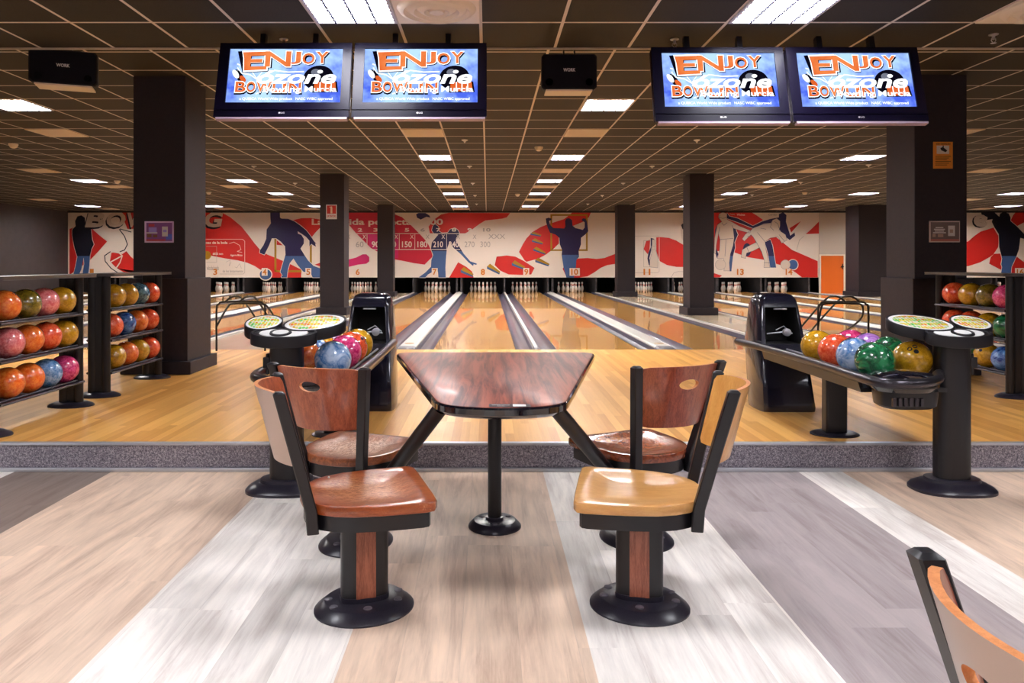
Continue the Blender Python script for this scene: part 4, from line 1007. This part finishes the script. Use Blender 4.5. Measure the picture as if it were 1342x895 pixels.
# ---------------------------------------------------------------- storage racks
def rack(x, y0, y1, lab, cols, where, ext=(.06, .12)):
    t = thing('ball_rack', lab, 'ball rack', (x, y0, UP))
    L = y1 - y0
    b = B(); P = rounded([(-.15, -ext[0]), (.15, -ext[0]), (.15, L + ext[1]), (-.15, L + ext[1])], [.03] * 4, 4)
    b.loft([zr(P, 1.010), zr(ins(P, -.004), 1.014), zr(ins(P, -.004), 1.030), zr(P, 1.036)]); b.build('counter_top', flat('rack_counter', srgb(66, 62, 66), .3), t)
    for y in (0, L):
        for s_ in (-1, 1):
            b = B(); b.loft([ell(.036, .030, 24, z, s_ * .058, y) for z in (.02, 1.011)]); b.build('post', M['black'], t)
        b = B(); b.box(-.03, y - .012, .03, .03, y + .012, 1.01); b.build('web_plate', M['black'], t)
        b = B(); b.loft([[(px_, y + py_, z) for px_, py_, z in ell(.175 * k, .12 * k, 36, z_)] for k, z_, z in ((1, 0, 0), (1, .008, .008), (.93, .018, .018), (.72, .032, .032), (.66, .034, .034))]); b.build('foot', M['satin'], t)
    zs = (1.010, .755, .480)
    for si, zc in enumerate(zs):
        z = zc - UP - .108
        b = B(); b.box(-.085, .03, z - .016, .085, L - .03, z - .010)
        b.tube([(-.062, .0, z + .0045), (-.062, L, z + .0045)], .008, 8); b.tube([(.062, 0, z + .0045), (.062, L, z + .0045)], .008, 8)
        b.tube([(-.1, 0, z - .008), (-.1, L, z - .008)], .010, 8); b.tube([(.1, 0, z - .008), (.1, L, z - .008)], .010, 8)
        b.build('shelf', M['rail'], t)
    sh = ('top', 'middle', 'bottom')
    for si, (row, zc) in enumerate(zip(cols, zs)):
        for i, (c, y) in enumerate(row):
            ball(c, x, y, zc - .004, '%s ball on the %s shelf of %s, %s from its far end' % (c.replace('_', ' '), sh[si], where, ORD[len(row) - i]), 'balls on ' + where)
rack(-3.28, 4.80, 5.80, 'black three-shelf ball rack nearest the side wall, cut by the picture edge',
     [[('orange', 4.99), ('olive', 5.22), ('pink', 5.44), ('yellow', 5.66)], [('pink', 5.03), ('orange', 5.25), ('red_orange', 5.47), ('yellow', 5.69)], [('orange', 5.03), ('orange', 5.255), ('light_blue', 5.475), ('magenta', 5.70)]], 'the cut-off rack')
rack(-3.28, 6.22, 7.20, 'black three-shelf ball rack standing against the pillar with the lilac notice',
     [[('yellow', 6.45), ('yellow', 6.68), ('teal', 6.90), ('red_orange', 7.12)], [('red_orange', 6.40), ('blue', 6.63), ('orange', 6.87), ('red_orange', 7.10)], [('yellow', 6.45), ('orange', 6.68), ('yellow', 6.90), ('red_orange', 7.12)]], 'the lilac-notice rack')
rack(4.43, 6.16, 7.12, 'black three-shelf ball rack standing by the pillar with the orange notice',
     [[('magenta', 6.28), ('olive', 6.50), ('yellow', 6.74), ('red_orange', 6.98)], [('green', 6.28), ('yellow', 6.50), ('red_orange', 6.74), ('red_orange', 6.98)], [('blue', 6.30), ('yellow', 6.53), ('green', 6.77)]], 'the orange-notice rack')

# ---------------------------------------------------------------- ball returns
def hood(t, x, y):
    """upright ball lift housing, opening towards the camera"""
    T = Matrix.Translation((x, y, 0))
    lv = [(0, .205, 0, .50), (.03, .208, -.004, .51), (.25, .196, .05, .60), (.42, .186, .095, .65), (.50, .181, .115, .665), (.78, .156, .185, .60), (.84, .146, .205, .54), (.87, .125, .225, .48), (.885, .09, .26, .42)]
    def ring(z, w, f, k):
        pts = [(-w, f + .05, z), (-w + .012, f + .012, z), (-w * .80, f, z + (0)), (-w * .78, f, z), (w * .78, f, z), (w * .80, f, z), (w - .012, f + .012, z), (w, f + .05, z), (w * 1.04, f + .16, z), (w * 1.0, (f + k) / 2 + .05, z), (w * .72, k - .06, z), (w * .3, k, z), (-w * .3, k, z), (-w * .72, k - .06, z), (-w * 1.0, (f + k) / 2 + .05, z), (-w * 1.04, f + .16, z)]
        return pts
    b = B(); b.loft([ring(*r) for r in lv], T=T, skip=lambda i, j: j == 3 and i == 4)
    lo, hi = lv[4], lv[5]; d = .30
    q = [(-lo[1] * .78, lo[2], lo[0]), (lo[1] * .78, lo[2], lo[0]), (hi[1] * .78, hi[2], hi[0]), (-hi[1] * .78, hi[2], hi[0])]
    b.build('lift_housing', M['shell'], t)
    hs = t.children[-1] if False else None
    b = B(); qi = [(p[0], p[1] + d, p[2]) for p in q]
    b.add(q + qi, [(0, 1, 5, 4), (1, 2, 6, 5), (2, 3, 7, 6), (3, 0, 4, 7), (4, 5, 6, 7)], 0, False, T); b.build('ball_opening', M['blackmatt'], t, fix=False)
    b = B()
    b.tube([(-.05, .19, .765), (.05, .19, .765)], .006, 8, T=T); b.build('latch_bar', M['alu'], t); b = B()
    b.tube([(-.09, .22, .57), (.02, .2, .585), (.1, .2, .575)], .006, 8, T=T); b.tube([(-.02, .22, .60), (.04, .22, .63), (.09, .22, .585)], .004, 8, T=T)
    b.build('guide_linkage', M['alu'], t)
    b = B(); b.lathe([(.03, 0), (.03, .03), (.012, .035)], 16, T=T @ Matrix.Translation((.05, .2, .585)) @ Matrix.Rotation(PI / 2, 4, 'X'))
    b.build('lift_wheel', M['alu'], t)
def ball_return(lab, hx_, hy_, railp, xa, xb, y0, y1, sup, end, balls, where):
    t = thing('ball_return', lab, 'ball return', (hx_, hy_, UP)); O = Vector((hx_, hy_, UP))
    hood(t, 0, 0)
    def loc(p): return Vector(p) - O
    b = B(); b.tube([loc(p) for p in smooth_path(railp, 6)], .027, 12); b.build('rack_rail', M['rail'], t)
    b = B()                                   # trough the balls sit in
    zt_ = .612
    b.loft([[loc(p) for p in ((xa, y, zt_ + .02), (xa + .02, y, zt_ - .045), (xb - .02, y, zt_ - .045), (xb, y, zt_ + .02), (xb - .02, y, zt_ + .02), (xb - .03, y, zt_ - .02), ((xa + xb) / 2 + .01, y, zt_ - .02), ((xa + xb) / 2, y, zt_ + .01), ((xa + xb) / 2 - .01, y, zt_ - .02), (xa + .03, y, zt_ - .02), (xa + .02, y, zt_ + .02))] for y in (y0, y1)])
    b.build('ball_trough', M['black'], t)
    xc = (balls[0][1], balls[-1][1])
    for x in sorted(set(round(q[1], 2) for q in balls)):
        for dx in (-.06, .06):
            b = B(); b.tube([loc((x + dx, y0, .627 + .0155 - .010)), loc((x + dx, y1 + .12, .627 + .0155 - .010))], .008, 8); b.build('guide_rod', M['alu'], t)
    sx, sy = sup
    b = B(); P = loc((sx, sy, 0)); b.box(P.x - .07, P.y - .04, .01, P.x + .07, P.y + .04, zt_ - .04 - UP); sp = b.build('support_post', M['black'], t, bevel=.012)
    b = B(); b.loft([[(P.x + a, P.y + c, z) for a, c, _ in ell(.155 * k, .12 * k, 32)] for k, z in ((1, 0), (1, .006), (.9, .014), (.88, .015))]); b.build('support_foot', M['satin'], t)
    ex, ey = end
    b = B(); b.loft([[loc((ex + a, ey + c, z)) for a, c, _ in ell(.185 * k, .15 * k, 36, p=2.4)] for k, z in ((.86, .60), (1, .625), (1, .655), (.94, .68), (.72, .70), (.35, .709), (.05, .711))]); b.build('end_cover', M['blackgloss'], t)
    b = B(); b.loft([[loc((ex + .02 + a, ey + c, z)) for a, c, _ in ell(.16 * k, .11 * k, 32, p=3)] for k, z in ((.8, .505), (.95, .52), (1, .58), (1, .602))])
    bl = b.build('hand_dryer', M['black'], t)
    b = B()
    for i in range(6):
        P = loc((ex - .10 + i * .03, ey - .112, .55)); b.box(P.x - .008, P.y - .004, P.z - .022, P.x + .008, P.y + .012, P.z + .022)
    b.build('air_slot', M['rail'], bl)
    for c, x, y, desc in balls:
        ball(c, x, y, .733, desc, 'balls on ' + where)
    return t
ball_return('glossy black ball return with a curved tray, between tan chair and fluted console', 2.28, 5.55,
            [(1.985, 5.85, .675), (2.04, 5.4, .67), (2.07, 4.9, .667), (2.066, 4.47, .667), (2.05, 4.1, .667), (2.07, 3.88, .667), (2.16, 3.83, .667), (2.30, 3.87, .667), (2.44, 3.99, .667), (2.53, 4.14, .667), (2.60, 4.22, .667)],
            2.09, 2.64, 4.16, 5.62, (2.28, 4.84), (2.28, 4.06),
            [('yellow', 2.24, 5.00, 'yellow ball nearest the lift housing, front line of the return by the fluted console'),
             ('red_orange', 2.24, 4.74, 'red orange ball in the front line of the tan-chair side return, after a yellow one'),
             ('marbled', 2.24, 4.49, 'marbled blue ball between the orange and green balls on the return'),
             ('green', 2.24, 4.26, 'dark green ball at the near end of the tray beside the fluted console'),
             ('magenta', 2.485, 5.04, 'magenta ball behind the orange one on the return, furthest of its line'),
             ('violet', 2.485, 4.80, 'violet ball in the rear line of the return, before the magenta one'),
             ('green', 2.485, 4.56, 'bright green ball with red flecks in the rear line of the return'),
             ('yellow', 2.485, 4.31, 'mustard yellow ball right behind the tray end cover of the return')], 'the return beyond the tan chair')
ball_return('glossy black ball return with a ball tray, behind the scuffed-seat chair', -.925, 5.58,
            [(-.735, 5.80, .675), (-.735, 5.3, .668), (-.735, 4.8, .667), (-.735, 4.38, .667), (-.76, 4.12, .667), (-.88, 3.97, .667), (-1.06, 3.93, .667), (-1.22, 3.98, .667), (-1.30, 4.12, .667), (-1.31, 4.4, .667), (-1.30, 5.0, .667), (-1.2, 5.75, .675)],
            -1.28, -.77, 4.40, 5.62, (-1.0, 4.84), (-.92, 4.08),
            [('marbled', -.905, 4.31, 'marbled blue ball with two finger holes showing, at the near tray end'),
             ('magenta', -.905, 4.66, 'magenta ball behind the marbled blue one'),
             ('red_orange', -.905, 4.89, 'red orange ball behind the magenta one by the housing'),
             ('yellow', -.905, 5.12, 'golden ball closest to the lift opening, behind the scuffed-seat chair'),
             ('orange', -1.135, 4.50, 'orange ball half hidden behind the console post'),
             ('light_blue', -1.135, 4.72, 'pale blue ball beside the console post behind the orange one'),
             ('yellow', -1.135, 4.95, 'amber ball just under the console tray, second row'),
             ('violet', -1.135, 5.18, 'purple ball peeping out under the console tray edge')], 'the return behind the scuffed chair')

# ---------------------------------------------------------------- control consoles with two keypads
def console(x, y, mir, lab):
    t = thing('bowling_console', lab, 'console', (x, y, 0))
    b = B()
    n = 72
    def fl(z):
        out = []
        for j in range(n):
            a = 2 * PI * j / n; k = 1 - .018 * (math.cos(9 * a) > .75)
            c, s_ = math.cos(a), math.sin(a)
            out.append((.094 * k * math.copysign(abs(c) ** .75, c), .070 * k * math.copysign(abs(s_) ** .75, s_), z))
        return out
    b.loft([fl(.04), fl(.90)]); b.build('post', M['black'], t)
    b = B(); b.loft([ell(a, c, 44, z, p=2.5) for a, c, z in ((.228, .165, 0), (.228, .165, .014), (.215, .155, .028), (.175, .115, .050), (.150, .10, .054), (.146, .096, .070), (.12, .085, .073))]); b.build('base', M['satin'], t)
    head = B()
    def lobe(b, cx_, cy_, a, bb, z, tilt, rot, z_bot=.05, rim=.012):
        def P(px_, py_, dz):
            u = px_ * math.cos(rot) - py_ * math.sin(rot); v = px_ * math.sin(rot) + py_ * math.cos(rot)
            X, Y = cx_ + u, cy_ + v
            return (X * mir, Y, z + tilt * (Y - cy_) + dz)
        E = [(a * math.cos(2 * PI * j / 40), bb * math.sin(2 * PI * j / 40)) for j in range(40)]
        def R(k, dz): return [P(p[0] * k, p[1] * k, dz) for p in E]
        return R
    specs = [(-.145, .06, .182, .105, .952, .36, math.radians(-14)), (.152, .065, .110, .098, .952, .36, 0), (.0, -.065, .188, .075, .905, .30, 0)]
    for i, sp_ in enumerate(specs):
        R = lobe(None, *sp_)
        b = B(); b.loft([R(.96, -.062), R(1, -.058), R(1, -.002), R(.985, .003), R(.93, .003), R(.92, -.004)]); tr = b.build('tray', M['black'], t)
        if i < 2:
            b = B(); b.loft([R(.925, -.003), R(.925, .0), R(.90, .0012)]); wr = b.build('white_rim', M['white'], tr)
            b = B(); b.loft([R(.80, .001), R(.78, .0024)]); b.build('keypad', M['keypad'], t)
        else:
            b = B(); b.loft([R(.74, -.003), R(.72, .001)]); b.build('label_strip', M['white'], tr)
            R2 = lobe(None, .015, -.075, .062, .05, .905, .30, 0)
            b = B(); b.loft([R2(1, -.002), R2(.96, .006), R2(.78, .007), R2(.72, .0035), R2(.1, .0035)], mats=[0, 0, 0, 1, 1]); b.build('round_button', [M['black'], M['white']], t)
    b = B(); b.box(.09 * mir, -.03, .70, .13 * mir, .03, .76); b.box(.10 * mir, -.02, .66, .115 * mir, .02, .78); b.build('mounting_bracket', M['black'], t, bevel=.004)
    return t
console(2.66, 4.22, 1, 'fluted black console with green and yellow keypads, at the end of the full ball tray')
console(-1.15, 4.22, -1, 'black console with two green and yellow keypads behind the scuffed-seat chair')

# ---------------------------------------------------------------- ball ramps at the foul line
def ramp(x0, x1, y, mir, lab):
    t = thing('ball_ramp', lab, 'ball ramp', ((x0 + x1) / 2, y, UP)); w = (x1 - x0) / 2; h = .625; r = .013
    b = B(); b.tube(smooth_path([(-w, 0, 0), (-w, 0, h - .10), (-w + .03, 0, h - .03), (-w + .1, 0, h), (w - .1, 0, h), (w - .03, 0, h - .03), (w, 0, h - .10), (w, 0, 0)], 4), r, 8); b.build('front_hoop', M['black'], t)
    b = B(); b.tube(smooth_path([(-w, .0, h * .5), (-w * .7, .12, h - .08), (-w * .45, .14, h - .03), (w * .6, .14, h - .03), (w * .95, .12, h - .06), (w * 1.15, .3, h * .6), (w * .95, .8, .1), (w * .9, .9, .013)], 4), r, 8); b.build('rear_hoop', M['black'], t)
    for k, o_ in enumerate((-.02, .16)):
        b = B(); xx = mir * o_
        b.tube(smooth_path([(xx - mir * .16, -.06, h + .0), (xx - mir * .10, -.04, h + .055), (xx - mir * .04, .0, h + .07), (xx + mir * .0, .15, h + .02), (xx + mir * .02, .7, h * .5), (xx + mir * .02, 1.15, .03)], 5), r, 8); b.build('guide_rail', M['black'], t)
    return t
ramp(-3.46, -2.84, 9.40, 1, 'bent black tube ball ramp at the foul line beyond the round-tray console')
ramp(4.22, 4.86, 9.40, -1, 'bent black tube ball ramp at the foul line behind the full ball tray')

# ================================================================ world, camera, view
w = bpy.data.worlds.new('world'); SC.world = w; w.use_nodes = True
w.node_tree.nodes['Background'].inputs[0].default_value = (.9, .85, .8, 1); w.node_tree.nodes['Background'].inputs[1].default_value = .05
cam = bpy.data.cameras.new('camera'); cam.sensor_width = 36; cam.lens = 36 * F / 1342; cam.clip_start = .05; cam.clip_end = 200
cam.shift_x = (671 - CX) / 1342; cam.shift_y = -(447.5 - CY) / 1342
co = bpy.data.objects.new('camera', cam); COL.objects.link(co); co.location = (0, 0, H); co.rotation_euler = (PI / 2, 0, 0)
SC.camera = co
SC.view_settings.view_transform = 'Standard'; SC.view_settings.look = 'None'; SC.view_settings.gamma = 1.0; SC.view_settings.use_curve_mapping = False
SC.view_settings.exposure = 0.15
SC.cycles.max_bounces = 8; SC.cycles.diffuse_bounces = 4; SC.cycles.glossy_bounces = 4
SC.cycles.sample_clamp_indirect = 6
